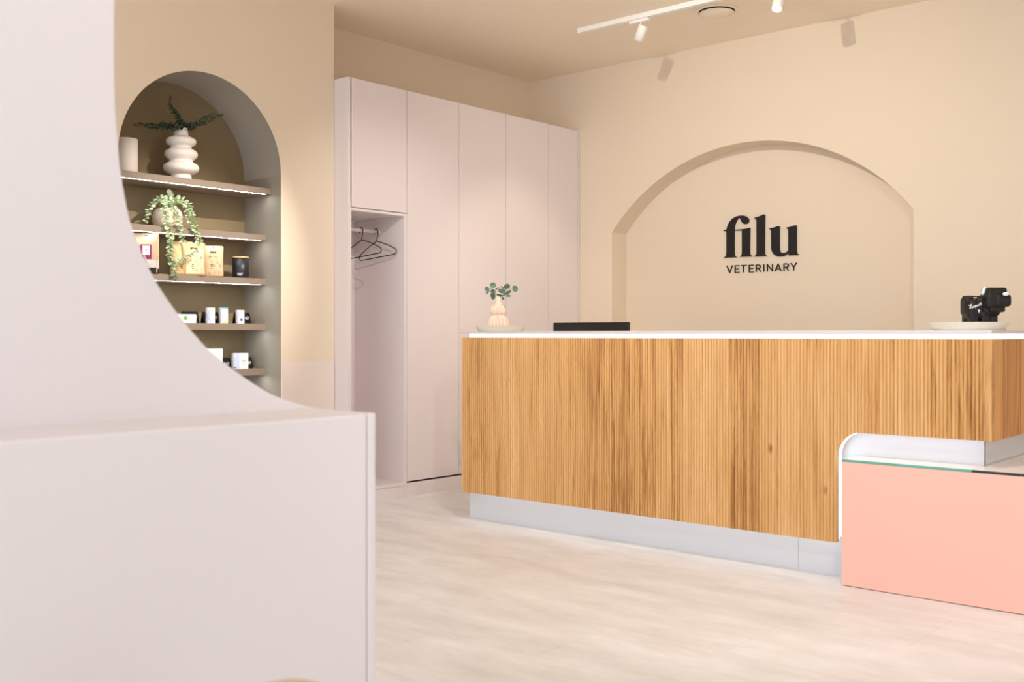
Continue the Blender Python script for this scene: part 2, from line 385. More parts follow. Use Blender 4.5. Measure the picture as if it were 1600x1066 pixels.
# ------------------------------------------------------------------ coat hangers
def hanger(y, yaw, label, hw=0.176):
    h = thing('coat_hanger', label, 'hanger', (rx, y, rz_), 'black wire hangers on the wardrobe rail', rz=yaw)
    zr = 0.0125+0.0032
    hook = [(0.012*0-0.018, 0, -0.018), (-0.0165, 0, 0.002), (-0.010, 0, 0.0135), (0.002, 0, zr+0.002), (0.014, 0, 0.011), (0.0175, 0, -0.003), (0.012, 0, -0.030), (0.004, 0, -0.052), (0.0, 0, -0.066)]
    bm = bmesh.new(); tube(bm, catmull(hook, 5), 0.0031, 8)
    hk = obj('hook', bm, M['wire']); hk.parent = h
    zb = -0.178
    body = [(0, -0.066), (0.05, -0.084), (0.11, -0.110), (hw-0.022, -0.134), (hw-0.004, -0.146), (hw, -0.160), (hw-0.006, -0.174), (hw-0.022, zb), (0.08, zb), (0, zb)]
    full = [(x, 0, z) for x, z in body]+[(-x, 0, z) for x, z in body[::-1][1:-1]]
    bm = bmesh.new(); tube(bm, full, 0.0034, 8, closed=True)
    fr = obj('frame', bm, M['wire']); fr.parent = h
    h.rotation_euler = (0, math.radians(-5.5), yaw)
    return h
YH = math.radians(4)
hanger(P(587.5, 360, X=rx).y, YH, 'black wire coat hanger nearest the right wall of the coat niche')
hanger(P(564, 358, X=rx).y, YH, 'black wire coat hanger left of the fully visible one, cut by the niche edge')

# ------------------------------------------------------------------ reception counter
YK, YW_, CXL, CXR = 4.58, 4.48, -4.337, -1.391
WXL, WXR = -4.313, -1.335
WB, WTOP, CUTX, CUTZ, CUTR = 0.167, 1.0758, -1.996, 0.663, 0.112
SB, ST = 1.0995, 1.1145; YE = 6.1
t = thing('reception_counter', 'long reception counter with fluted oak front, white worktop and glowing white plinth', 'counter', (-2.85, 4.9, 0))
bm = bmesh.new()
box(bm, CXL, -1.95, YK+0.003, YK+0.05, 0, WTOP+0.01); box(bm, -1.95, CXR-0.004, YK+0.003, YK+0.05, 0, WTOP+0.01)
box(bm, CXL, CXL+0.03, YK+0.05, 5.0, 0, SB)
box(bm, CXR-0.05, CXR-0.004, YK+0.05, YE, 0, SB)
obj('counter_core', bm, M['white_panel'], t)
obj('plinth_panel', bx(CXL, -2.225, YK, YK+0.003, 0, 0.5), M['white_panel'], t)
obj('plinth_panel', bx(-2.222, CXR, YK, YK+0.003, 0, 0.9), M['white_panel'], t)
obj('plinth_panel', bx(CXR-0.003, CXR, YK, YE, 0, 0.9), M['white_panel'], t)
# fluted oak front: convex ribs
def zb_at(x):
    if x <= CUTX: return WB
    if x < CUTX+CUTR: return CUTZ-CUTR+math.sqrt(max(0, CUTR**2-(CUTX+CUTR-x)**2))
    return CUTZ
pitch = 0.0160; sub = 8; amp = 0.0070
xs = []; x = WXL; nrib = int((WXR-0.022-WXL)/pitch)
for i in range(nrib*sub+1): xs.append(WXL+i*pitch/sub)
def depth(i):
    f = (i % sub)/sub; return amp*(1-math.sin(PI*f)**0.7)
bm = bmesh.new()
def column(xa, xb, da, db, za, zb_):
    q = []
    for (x, d) in ((xa, da), (xb, db)):
        pass
    f0 = bm.faces.new([bm.verts.new(p) for p in ((xa, YW_+da, za), (xb, YW_+db, zb_), (xb, YW_+db, WTOP), (xa, YW_+da, WTOP))])
    bm.faces.new([bm.verts.new(p) for p in ((xa, YW_+da, WTOP), (xb, YW_+db, WTOP), (xb, YW_+0.096, WTOP), (xa, YW_+0.096, WTOP))])
    bm.faces.new([bm.verts.new(p) for p in ((xa, YW_+da, za), (xb, YW_+db, zb_), (xb, YW_+0.03, zb_), (xa, YW_+0.03, za))])
ii = 0
allx = [(x, depth(i)) for i, x in enumerate(xs)]
allx += [(xs[-1]+0.0005, 0.0), (WXR, 0.0)]
k = max(i for i, (x, d) in enumerate(allx) if x < CUTX)
f = (CUTX-allx[k][0])/(allx[k+1][0]-allx[k][0]); dcut = allx[k][1]+(allx[k+1][1]-allx[k][1])*f
for i in range(len(allx)-1):
    (xa, da), (xb, db) = allx[i], allx[i+1]
    if i == k:
        column(xa, CUTX, da, dcut, WB, WB); column(CUTX, xb, dcut, db, CUTZ-CUTR, zb_at(xb)); continue
    column(xa, xb, da, db, zb_at(xa), zb_at(xb))
quad(bm, (CUTX, YW_+dcut, WB), (CUTX, YW_+0.03, WB), (CUTX, YW_+0.03, CUTZ-CUTR), (CUTX, YW_+dcut, CUTZ-CUTR))
quad(bm, (WXL, YW_+amp, WB), (WXL, YW_+0.096, WB), (WXL, YW_+0.096, WTOP), (WXL, YW_+amp, WTOP))
quad(bm, (WXR, YW_, CUTZ), (WXR, YW_+0.03, CUTZ), (WXR, YW_+0.03, WTOP), (WXR, YW_, WTOP))
# back of the oak board
quad(bm, (WXL, YW_+0.03, WB), (CUTX, YW_+0.03, WB), (CUTX, YW_+0.03, WTOP), (WXL, YW_+0.03, WTOP))
quad(bm, (CUTX, YW_+0.03, CUTZ), (WXR, YW_+0.03, CUTZ), (WXR, YW_+0.03, WTOP), (CUTX, YW_+0.03, WTOP))
bmesh.ops.remove_doubles(bm, verts=bm.verts, dist=1e-6)
obj('fluted_oak_front', bm, M['oak'], t)
obj('oak_side_panel', bx(WXR-0.02, WXR, YW_+0.031, YE, CUTZ, WTOP), M['oakside'], t)
obj('oak_side_panel', bx(WXL, WXL+0.02, YW_+0.031, YK-0.002, WB, WTOP-0.001), M['oak'], t)
# worktop, L shaped
wl = -4.335
bm = bmesh.new()
prism(bm, [(wl, 4.475, SB), (WXR+0.001, 4.475, SB), (WXR+0.001, YE, SB), (-1.85, YE, SB), (-1.85, 4.93, SB), (wl, 4.93, SB)], (0, 0, ST-SB))
obj('worktop', bm, M['slab'], t, bevel=0.0012)
# glowing band between worktop and oak
bm = bmesh.new(); box(bm, CXL+0.001, CXR-0.001, YK-0.004, YK-0.001, WTOP+0.001, SB-0.0008); box(bm, CXR+0.001, CXR+0.004, YK, YE-0.02, WTOP+0.001, SB-0.0008)
obj('light_band', bm, M['glow'], t)
# LED profiles under and beside the oak
obj('led_strip', bx(WXL+0.05, CUTX-0.01, YW_+0.045, YW_+0.065, WB+0.008, WB+0.014), M['ledplinth'], t)
cont = [(CUTX, WB+0.02), (CUTX, CUTZ-CUTR)]+[(CUTX+CUTR-CUTR*math.cos(a*PI/24), CUTZ-CUTR+CUTR*math.sin(a*PI/24)) for a in range(1, 13)]+[(WXR-0.05, CUTZ)]
inn = [(x-0.010*(1 if i < 2 else math.cos((i-1)*PI/24) if i < 14 else 0), z+0.010*(0 if i < 2 else math.sin((i-1)*PI/24) if i < 14 else 1)) for i, (x, z) in enumerate(cont)]
bm = bmesh.new(); prism(bm, [(x, YW_+0.032, z) for x, z in cont+inn[::-1]], (0, 0.030, 0)); obj('led_strip', bm, M['ledplinth'], t)
obj('staff_desk', bx(CXL+0.05, -1.9, 4.95, 5.65, 0.715, 0.74), M['slab'], t, bevel=0.002)
obj('staff_desk_side', bx(CXL+0.03, CXL+0.05, 4.7, 5.65, 0, 0.74), M['white_panel'], t, bevel=0.002)
obj('staff_desk_side', bx(-1.9, -1.88, 4.95, 5.65, 0, 0.74), M['white_panel'], t, bevel=0.002)

# ------------------------------------------------------------------ pink display desk
DX0, DX1, DY0, DZ = -1.936, -0.55, 4.404, 0.5405
t = thing('display_desk', 'salmon pink low display desk with a glass top against the counter', 'desk', (-1.3, 4.5, 0))
obj('front_panel', bx(DX0, DX1, DY0, DY0+0.018, 0.003, DZ), M['pink'], t, bevel=0.001)
bm = bmesh.new(); box(bm, DX0, CXR, DY0+0.018, YK-0.002, 0.003, DZ); box(bm, CXR+0.002, DX1, DY0+0.018, 5.3, 0.003, DZ)
obj('desk_body', bm, M['white_panel'], t)
bm = bmesh.new(); box(bm, DX0, CXR+0.001, DY0+0.001, YK-0.002, DZ+0.001, DZ+0.011)
bm.faces.ensure_lookup_table()
def glass_faces(bm):
    for f in bm.faces:
        f.normal_update(); f.material_index = 0 if abs(f.normal.z) > 0.5 else 1
glass_faces(bm); obj('glass_pane', bm, None, t, mats=[M['glassclear'], M['edgegreen']])
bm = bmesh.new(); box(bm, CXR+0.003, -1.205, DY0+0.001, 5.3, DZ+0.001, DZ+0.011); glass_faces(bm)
obj('glass_pane', bm, None, t, mats=[M['glassclear'], M['edge_reflection']])
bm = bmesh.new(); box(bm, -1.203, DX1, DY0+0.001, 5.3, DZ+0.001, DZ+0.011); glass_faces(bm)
obj('glass_pane', bm, None, t, mats=[M['glassclear'], M['edge_reflection']])
obj('pane_joint', bx(-1.2048, -1.2032, DY0, DY0+0.2, DZ+0.001, DZ+0.0112), M['edgegreen'], t)

# ------------------------------------------------------------------ wall sign
def LP(pts, Y): return [P(1100+x/7.617, 310+y/7.617, Y=Y) for x, y in pts]
YS = YR-0.014
sign = thing('wall_sign', 'black raised letters reading filu veterinary inside the back wall arch', 'sign', P(1190, 400, Y=YR-0.007))
fi = [(228, 707), (250, 697), (262, 678), (265, 640), (265, 392), (240, 390), (228, 386), (232, 381), (262, 375), (268, 362), (278, 325), (300, 280), (335, 240), (380, 216), (430, 204), (475, 206), (510, 222), (531, 248), (532, 276), (512, 300), (482, 306), (458, 297), (442, 272), (430, 246), (417, 229), (398, 246), (374, 288), (362, 330), (358, 373), (440, 368), (500, 361), (540, 350), (545, 358), (541, 640), (545, 668), (556, 682), (572, 690), (422, 695), (436, 688), (447, 668), (449, 640), (449, 379), (357, 383), (357, 640), (359, 672), (370, 690), (390, 699)]
ll = [(592, 233), (660, 212), (708, 190), (724, 197), (722, 300), (718, 640), (721, 664), (732, 678), (748, 685), (595, 691), (610, 680), (620, 666), (623, 640), (622, 262), (610, 246)]
uu = [(768, 361), (830, 346), (884, 328), (897, 335), (896, 600), (902, 632), (918, 648), (945, 652), (975, 642), (1000, 622), (1001, 372), (990, 360), (968, 350), (1030, 336), (1085, 318), (1098, 322), (1098, 630), (1102, 652), (1112, 662), (1125, 666), (1122, 672), (1060, 675), (1006, 679), (1001, 650), (965, 678), (920, 692), (880, 691), (840, 675), (812, 645), (799, 605), (797, 385), (786, 370)]
def letter(outline, parent, d=0.013):
    bm = bmesh.new(); prism(bm, LP(outline, YS), (0, d, 0))
    return obj('letter', bm, M['letter'], parent)
for L_ in (fi, ll, uu): letter(L_, sign)
def stroke_bm(bm, polylines, wdt, nrm, dep, conv):
    """thin raised strokes: polylines of 2-D points, conv maps to 3-D, nrm plane normal, dep thickness"""
    n = Vector(nrm).normalized()
    for pl in polylines:
        q = [Vector(conv(*p)) for p in pl]
        for a, b in zip(q[:-1], q[1:]):
            t_ = (b-a); ln = t_.length
            if ln < 1e-7: continue
            t_ /= ln; s = n.cross(t_)*wdt/2; e = t_*wdt*0.35
            prism(bm, [a-e-s, b+e-s, b+e+s, a-e+s], n*dep)
GL = {
 'V': [[(270, 805), (302, 885), (334, 800)]],
 'E1': [[(414, 799), (366, 801), (366, 882), (414, 880)], [(366, 841), (408, 839)]],
 'T': [[(440, 798), (500, 795)], [(467, 797), (467, 878)]],
 'E2': [[(584, 793), (534, 795), (534, 877), (584, 875)], [(534, 836), (578, 834)]],
 'R1': [[(618, 873), (618, 792), (645, 791), (662, 797), (667, 812), (662, 826), (645, 833), (618, 834)], [(645, 833), (670, 872)]],
 'I': [[(708, 788), (708, 870)]],
 'N': [[(750, 868), (750, 786), (812, 866), (812, 783)]],
 'A': [[(842, 866), (879, 781), (914, 864)], [(855, 841), (904, 839)]],
 'R2': [[(948, 862), (948, 779), (976, 777), (995, 783), (1001, 798), (995, 813), (976, 820), (948, 821)], [(976, 820), (1001, 860)]],
 'Y': [[(1030, 774), (1064, 818), (1097, 769)], [(1064, 818), (1064, 857)]]}
for kx, pls in GL.items():
    bm = bmesh.new(); stroke_bm(bm, pls, 0.0062, (0, 1, 0), 0.010, lambda x, y: P(1100+x/7.617, 310+y/7.617, Y=YR-0.010))
    obj('small_letter', bm, M['letter'], sign)

# ------------------------------------------------------------------ ceiling track, spots, vent
def track(name_label, x0, x1, y):
    tr = thing('ceiling_track', name_label, 'lighting track', ((x0+x1)/2, y, CEIL))
    bm = bmesh.new()
    box(bm, x0, x1, y-0.0175, y-0.006, CEIL-0.034, CEIL-0.001); box(bm, x0, x1, y+0.006, y+0.0175, CEIL-0.034, CEIL-0.001); box(bm, x0, x1, y-0.006, y+0.006, CEIL-0.02, CEIL-0.001)
    obj('track_rail', bm, M['lampwhite'], tr, bevel=0.001)
    obj('end_cap', bx(x0-0.03, x0, y-0.0185, y+0.0185, CEIL-0.035, CEIL-0.0005), M['lampwhite'], tr, bevel=0.0015)
    return tr
def spotlamp(x, y, aim, label, energy, color=WARM, spot=62, blend=0.7, lit=True, soft=0.022):
    zt = CEIL-0.035
    s = thing('track_spotlight', label, 'spotlight', (x, y, zt), 'white cylinder track spotlights')
    obj('adapter', bx(x-0.075, x+0.075, y-0.016, y+0.016, zt-0.022, zt-0.0005), M['lampwhite'], s, bevel=0.002)
    bm = bmesh.new(); tube(bm, [(x+0.01, y, zt-0.045), (x+0.01, y, zt-0.020)], 0.006, 10); obj('swivel_stem', bm, M['lampwhite'], s)
    d = (Vector(aim)-Vector((x+0.01, y, zt-0.09))).normalized(); c = Vector((x+0.01, y, zt-0.09)); L_ = 0.104; R = 0.032
    c = c + Vector((0, 0, -0.004))
    q = Vector((0, 0, -1)).rotation_difference(d).to_matrix().to_4x4(); mt = Matrix.Translation(c) @ q
    bm = bmesh.new(); lathe(bm, [(0.0, L_/2), (R-0.002, L_/2), (R, L_/2-0.002), (R, -L_/2), (R-0.003, -L_/2), (R-0.004, -L_/2+0.012), (0.0, -L_/2+0.012)], 36)
    bmesh.ops.transform(bm, matrix=mt, verts=bm.verts); obj('lamp_body', bm, M['lampwhite'], s)
    bm = bmesh.new(); lathe(bm, [(0.0, -L_/2+0.010), (R-0.005, -L_/2+0.010), (R-0.005, -L_/2+0.006), (0.0, -L_/2+0.006)], 32)
    bmesh.ops.transform(bm, matrix=mt, verts=bm.verts); obj('lens', bm, M['bulb'], s)
    p = c+d*(L_/2+0.012)
    light('spot_light', 'SPOT', p, p+d, energy, color, soft, spot=spot, blend=blend)
    return s
track('white lighting track running along the ceiling in front of the back wall', -4.42, -0.5, 5.80)
spotlamp(-3.945, 5.80, (-5.18, 5.98, 0.6), 'white cylinder spotlight hanging near the left end of the ceiling track', 42, (1.0, 0.82, 0.64), spot=70)
spotlamp(-2.957, 5.80, (-2.75, 4.75, 0.9), 'lit white spotlight right of the round ceiling vent', 40, spot=70)
track('white lighting track above the floor between cabinet and counter', -5.0, 1.5, 3.62)
spotlamp(-2.99, 3.62, (-3.55, 6.9, 1.0), 'white spotlight of the nearer track aimed at the back wall', 180, WARM, spot=112, blend=1.0, soft=0.006)
spotlamp(-3.28, 3.62, (-5.4, 3.4, 1.5), 'white spotlight of the nearer track aimed at the display niche', 380, WARM, spot=37, blend=0.9, soft=0.006)
spotlamp(-1.6, 3.62, (-2.2, 4.5, 0.4), 'added unseen spotlight of the nearer track aimed at the counter front', 110, NEUT, spot=85)  # added unseen lamp, brightens the counter front and floor
track('added unseen lighting track nearest the shop window', -5.0, 1.5, 1.2)  # unseen track, added to carry lamps that brighten the room
spotlamp(-3.6, 1.2, (-5.4, 3.0, 1.6), 'added unseen spotlight of the window track aimed at the niche wall', 14, WARM, spot=95)  # added unseen lamp, weak fill on the niche wall
spotlamp(-2.72, 3.62, (-5.35, 4.75, 1.35), 'white spotlight of the nearer track aimed at the wardrobe', 130, WARM, spot=46, blend=1.0, soft=0.006)
spotlamp(0.9, 1.2, (-1.73, 0.7, 1.5), 'added unseen spotlight of the window track aimed at the curved screen', 150, NEUT, spot=70, blend=1.0)  # lamp added out of view to brighten the curved screen
spotlamp(0.2, 1.2, (-1.6, 4.0, 0.2), 'added unseen spotlight of the window track aimed at the pink desk', 150, NEUT, spot=95)  # lamp added out of view as fill for desk and floor

vc = P(860+562/2.162, 35/2.162, Z=CEIL)
t = thing('ceiling_vent', 'round cream ceiling vent with a dark ring gap beside the track', 'vent', (vc.x, vc.y, CEIL))
bm = bmesh.new(); lathe(bm, [(0.142, 0.0), (0.142, -0.004), (0.132, -0.009), (0.118, -0.009), (0.116, 0.0)], 56, vc.x, vc.y, CEIL-0.0005); obj('flange', bm, M['ceiling'], t)
bm = bmesh.new(); lathe(bm, [(0.115, 0), (0.115, -0.002), (0.0, -0.002)], 40, vc.x, vc.y, CEIL-0.0006); obj('duct_shade_disc', bm, M['gap_shade_frame'], t)  # dark disc painted for the shade inside the duct
bm = bmesh.new(); lathe(bm, [(0.0, -0.010), (0.09, -0.010), (0.112, -0.016), (0.112, -0.019), (0.08, -0.026), (0.0, -0.028)], 56, vc.x, vc.y, CEIL); obj('valve_disc', bm, M['ceiling'], t)

# ------------------------------------------------------------------ niche shelves
SH = [(2.000, -5.417), (1.717, -5.472), (1.442, -5.472), (1.162, -5.472), (0.882, -5.472)]
words = ['topmost', 'second', 'middle', 'fourth', 'lowest visible']
for i, (z, xf) in enumerate(SH):
    t = thing('display_shelf', words[i]+' taupe shelf in the arched niche with a light strip under its edge', 'shelf', (-5.55, NY, z-0.038), 'taupe shelves of the arched niche')
    bm = bx(NB+0.001, xf, NY-NR+0.001, NY+NR-0.001, z-0.038, z)
    if i > 2: box(bm, xf-0.004, xf-0.0003, NY-NR+0.001, NY+NR-0.001, z-0.040, z-0.037)
    obj('shelf_board', bm, M['shelf'], t, bevel=0.0 if i > 2 else 0.0012)
    obj('light_strip', bx(xf-0.019, xf-0.008, NY-NR+0.02, NY+NR-0.035, z-0.0384, z-0.0379), M['led'], t)

# ------------------------------------------------------------------ plants
def leaf(bm, p, d, up, ln, wd, fold=0.15, k=5):
    """one small folded oval leaf from p along d"""
    d = d.normalized(); s = d.cross(up)
    if s.length < 1e-4: s = d.cross(Vector((1, 0, 0)))
    s.normalize(); n = s.cross(d)
    mid = [bm.verts.new(p+d*(ln*t)-n*(fold*wd*math.sin(PI*t))) for t in (0, .3, .65, 1)]
    for sg in (-1, 1):
        side = [bm.verts.new(p+d*(ln*t)+s*(sg*wd/2*w_)) for t, w_ in ((.18, .72), (.5, 1.0), (.84, .68))]
        for f in ((mid[0], mid[1], side[0]), (mid[1], side[1], side[0]), (mid[1], mid[2], side[1]), (mid[2], side[2], side[1]), (mid[2], mid[3], side[2])):
            try: bm.faces.new(f if sg > 0 else f[::-1])
            except ValueError: pass
def along(pts, step):
    out = []; acc = 0
    for a, b in zip(pts[:-1], pts[1:]):
        L_ = (b-a).length
        while acc < L_ and L_ > 1e-6:
            out.append((a+(b-a)*(acc/L_), (b-a).normalized())); acc += step
        acc -= L_
    return out
def foliage(path, step, l0, l1, ratio=0.9, rnd=None, per=2, tilt=0.9, tip=True):
    rnd = rnd or random.Random(3); bm = bmesh.new(); P_ = along(path, step); N = len(P_)
    for i, (p, t) in enumerate(P_):
        f = i/max(1, N-1); ln = (l0+(l1-l0)*f)*rnd.uniform(0.8, 1.2)
        a0 = (PI/2)*(i % 2)+rnd.uniform(-.5, .5)
        ref = Vector((0, 0, 1)) if abs(t.z) < .9 else Vector((1, 0, 0))
        u_ = t.cross(ref).normalized(); v_ = t.cross(u_)
        for j in range(per):
            a = a0+2*PI*j/per; r = u_*math.cos(a)+v_*math.sin(a)
            d = (r*tilt+t*rnd.uniform(.25, .7)).normalized()
            leaf(bm, p+r*0.0012, d, Vector((rnd.uniform(-.5, .5), rnd.uniform(-.5, .5), 1)), ln, ln*ratio)
    return bm
def branch(name, label, group, path, m, step, l0, l1, seed, r=0.0016, per=2, cat='branch'):
    path = catmull(path, 6)
    t = thing(name, label, cat, tuple(path[0]), group)
    bm = bmesh.new(); tube(bm, path, r, 6, r*0.5); obj('stem', bm, M['stem'], t)
    obj('leaves', foliage(path[1:], step*1.05, l0*1.15, l1*1.1, rnd=random.Random(seed), per=per), m, t)
    return t

# ------------------------------------------------------------------ niche, topmost shelf
Z1, Z2, Z3, Z4, Z5 = [z for z, _ in SH]
vx, vy = -5.53, 3.305
sc_ = P(283, 240, X=vx).y
vb = P(283, 270, X=vx); vy = vb.y
k = 0.00378                                     # metres per pixel there
t = thing('wavy_vase', 'white matt ceramic vase with three bulging rings and a notched rim on the top shelf', 'vase', (vx, vy, Z1))
# profile read from the photograph: (radius px, height px above base)
prof = [(0, 0.2), (15, 0.2), (16, 1), (15.6, 7), (15.6, 9.5), (20, 11), (25.5, 15), (27, 20), (25, 25), (19, 28.5), (17.5, 31), (19, 33), (23.5, 37), (25, 41), (23.5, 46), (18, 49.5), (15.6, 51.5), (16.2, 54), (21, 57), (22.7, 61), (21.5, 65.5), (15, 69), (11.5, 70.5), (10.8, 74), (9.6, 81), (9.2, 82.5), (8.2, 82.5), (7.8, 76), (0, 74)]
ctl = prof; sm = []
for i in range(len(ctl)-1):
    p0 = ctl[max(i-1, 0)]; p1 = ctl[i]; p2 = ctl[i+1]; p3 = ctl[min(i+2, len(ctl)-1)]
    for j in range(3):
        q = j/3
        f_ = lambda a, b, c, d: 0.5*(2*b+(c-a)*q+(2*a-5*b+4*c-d)*q*q+(3*b-a-3*c+d)*q**3)
        sm.append((max(0, f_(p0[0], p1[0], p2[0], p3[0])), f_(p0[1], p1[1], p2[1], p3[1])))
sm.append(ctl[-1])
bm = bmesh.new(); n = 64; rings = []
for (r_, z_) in sm:
    ring = []
    for i in range(n):
        a = 2*PI*i/n; zz = z_
        if z_ > 78 and r_ > 6:
            if min(abs((a-aa+PI) % (2*PI)-PI) for aa in (-0.5,)) < 0.30: zz = 78+(z_-78)*0.1
        ring.append(bm.verts.new((vx+r_*k*math.cos(a), vy+r_*k*math.sin(a), Z1+zz*k*0.985)))
    rings.append(ring)
for j in range(len(rings)-1):
    for i in range(n):
        f = bm.faces.new((rings[j][i], rings[j][(i+1) % n], rings[j+1][(i+1) % n], rings[j+1][i])); f.smooth = True
bmesh.ops.remove_doubles(bm, verts=bm.verts, dist=1e-6)
obj('vase_body', bm, M['ceramic'], t)
top = Vector((vx, vy, Z1+77*k))
def VP(u, v, dx=0): return P(u, v, X=vx+dx)
G1 = 'dark eucalyptus sprigs in the wavy vase'
branch('eucalyptus_sprig', 'dark eucalyptus sprig reaching left from the wavy vase', G1, [top-Vector((0, 0, .02)), top+Vector((0, -.015, .02)), VP(262, 197), VP(238, 197, .02), VP(209, 194, .03)], M['leafdark'], 0.0085, 0.032, 0.010, 11)
branch('eucalyptus_sprig', 'dark eucalyptus sprig rising upright from the wavy vase', G1, [top-Vector((0, 0, .02)), top+Vector((.005, -.004, .02)), VP(281, 188, .01), VP(272, 176, .01), VP(265, 163, .02), VP(267, 150, .03)], M['leafdark'], 0.0085, 0.034, 0.010, 12)
branch('eucalyptus_sprig', 'dark eucalyptus sprig reaching right, its tip drooping outward', G1, [top-Vector((0, 0, .02)), top+Vector((.005, .015, .018)), VP(301, 198, .02), VP(318, 192, .02), VP(332, 186, .03), VP(347, 180, .04)], M['leafdark'], 0.009, 0.026, 0.010, 13)
branch('eucalyptus_sprig', 'dark eucalyptus sprig reaching right just above the drooping one', G1, [top-Vector((0, 0, .02)), top+Vector((.01, .01, .02)), VP(303, 196, -.02), VP(320, 186, -.01), VP(336, 177, -.01)], M['leafdark'], 0.009, 0.028, 0.010, 14)
branch('eucalyptus_sprig', 'short dark eucalyptus sprig hanging over the front rim of the wavy vase', G1, [top-Vector((0, 0, .02)), top+Vector((.03, -.03, .014)), VP(273, 200, .05), VP(268, 203, .05)], M['leafdark'], 0.012, 0.022, 0.018, 15)
# white open cylinder at the left
cc = P(196, 265, X=-5.50)
t = thing('cylinder_pot', 'plain white cylindrical pot at the left end of the top shelf', 'pot', (-5.50, cc.y, Z1))
bm = bmesh.new(); hC = 0.190; rC = 0.066
lathe(bm, [(0, 0.0), (rC-0.002, 0.0), (rC, 0.002), (rC, hC-0.001), (rC-0.001, hC), (rC-0.004, hC), (rC-0.005, hC-0.002), (rC-0.005, 0.01), (0, 0.01)], 64, -5.50, cc.y, Z1)
obj('pot_wall', bm, M['ceramic'], t)

# ------------------------------------------------------------------ second shelf: pot with hanging eucalyptus
px_, py_ = -5.565, P(262, 340, X=-5.565).y
t = thing('trailing_plant', 'round beige pot with pale hanging eucalyptus trailing over two shelves', 'potted plant', (px_, py_, Z2))
bm = bmesh.new(); kk = 0.00385
lathe(bm, [(0, 0), (15*kk, 0), (18*kk, .5*kk), (21*kk, 4*kk), (22.3*kk, 10*kk), (22.3*kk, 18*kk), (21.3*kk, 23*kk), (18.5*kk, 27.5*kk), (15*kk, 30*kk), (12.5*kk, 31*kk), (12*kk, 30.5*kk), (14*kk, 28*kk), (0, 27*kk)], 56, px_, py_, Z2)
obj('pot', bm, M['potbeige'], t)
bm = bmesh.new(); lathe(bm, [(0, 27.3*kk), (13.6*kk, 27.6*kk), (13.6*kk, 28.4*kk), (0, 28.8*kk)], 28, px_, py_, Z2); obj('soil', bm, M['choc'], t)
def QP(u, v, X): return P(u, v, X=X)
pt = Vector((px_, py_, Z2+29*kk)); XF = -5.447
strands = [
 ([pt, QP(252, 311, -5.55), QP(240, 317, -5.53), QP(233, 329, -5.52), QP(229, 340, -5.52), QP(227, 347, -5.52)], 0.013, 0.022, 0.018, 21),
 ([pt, QP(259, 313, -5.50), QP(258, 328, -5.475), QP(262, 348, XF), QP(266, 366, XF), QP(267, 385, XF), QP(266, 404, XF), QP(272, 422, XF), QP(275, 434, XF)], 0.0115, 0.022, 0.024, 22),
 ([pt, QP(266, 313, -5.51), QP(272, 325, -5.48), QP(272, 340, -5.475)], 0.013, 0.018, 0.015, 23),
 ([pt+Vector((0, .02, 0)), QP(276, 330, -5.48), QP(281, 350, XF), QP(284, 366, XF), QP(286, 380, XF)], 0.013, 0.016, 0.020, 24),
 ([pt, QP(277, 312, -5.54), QP(291, 317, -5.51), QP(298, 329, -5.48), QP(303, 345, XF), QP(309, 362, XF), QP(313, 384, XF)], 0.0105, 0.023, 0.017, 25),
 ([pt, QP(280, 315, -5.52), QP(293, 323, -5.49), QP(293, 338, -5.47), QP(303, 356, XF), QP(308, 374, XF), QP(309, 384, XF)], 0.0115, 0.022, 0.016, 26),
 ([QP(266, 404, XF), QP(275, 411, XF), QP(287, 403, XF), QP(298, 397, XF), QP(308, 391, XF)], 0.0105, 0.021, 0.017, 27),
 ([pt, QP(245, 313, -5.57), QP(237, 323, -5.56)], 0.012, 0.022, 0.018, 28),
 ([pt, QP(266, 307, -5.54), QP(266, 303, -5.53)], 0.009, 0.028, 0.026, 29),
]
for pth, st, l0, l1, sd in strands:
    cpth = catmull(pth, 6); bm = bmesh.new(); tube(bm, cpth, 0.0012, 5); sobj = obj('hanging_stem', bm, M['stem'], t)
    obj('leaves', foliage(cpth[1:], st, l0*1.25, l1*1.25, rnd=random.Random(sd)), M['leafpale'], sobj)

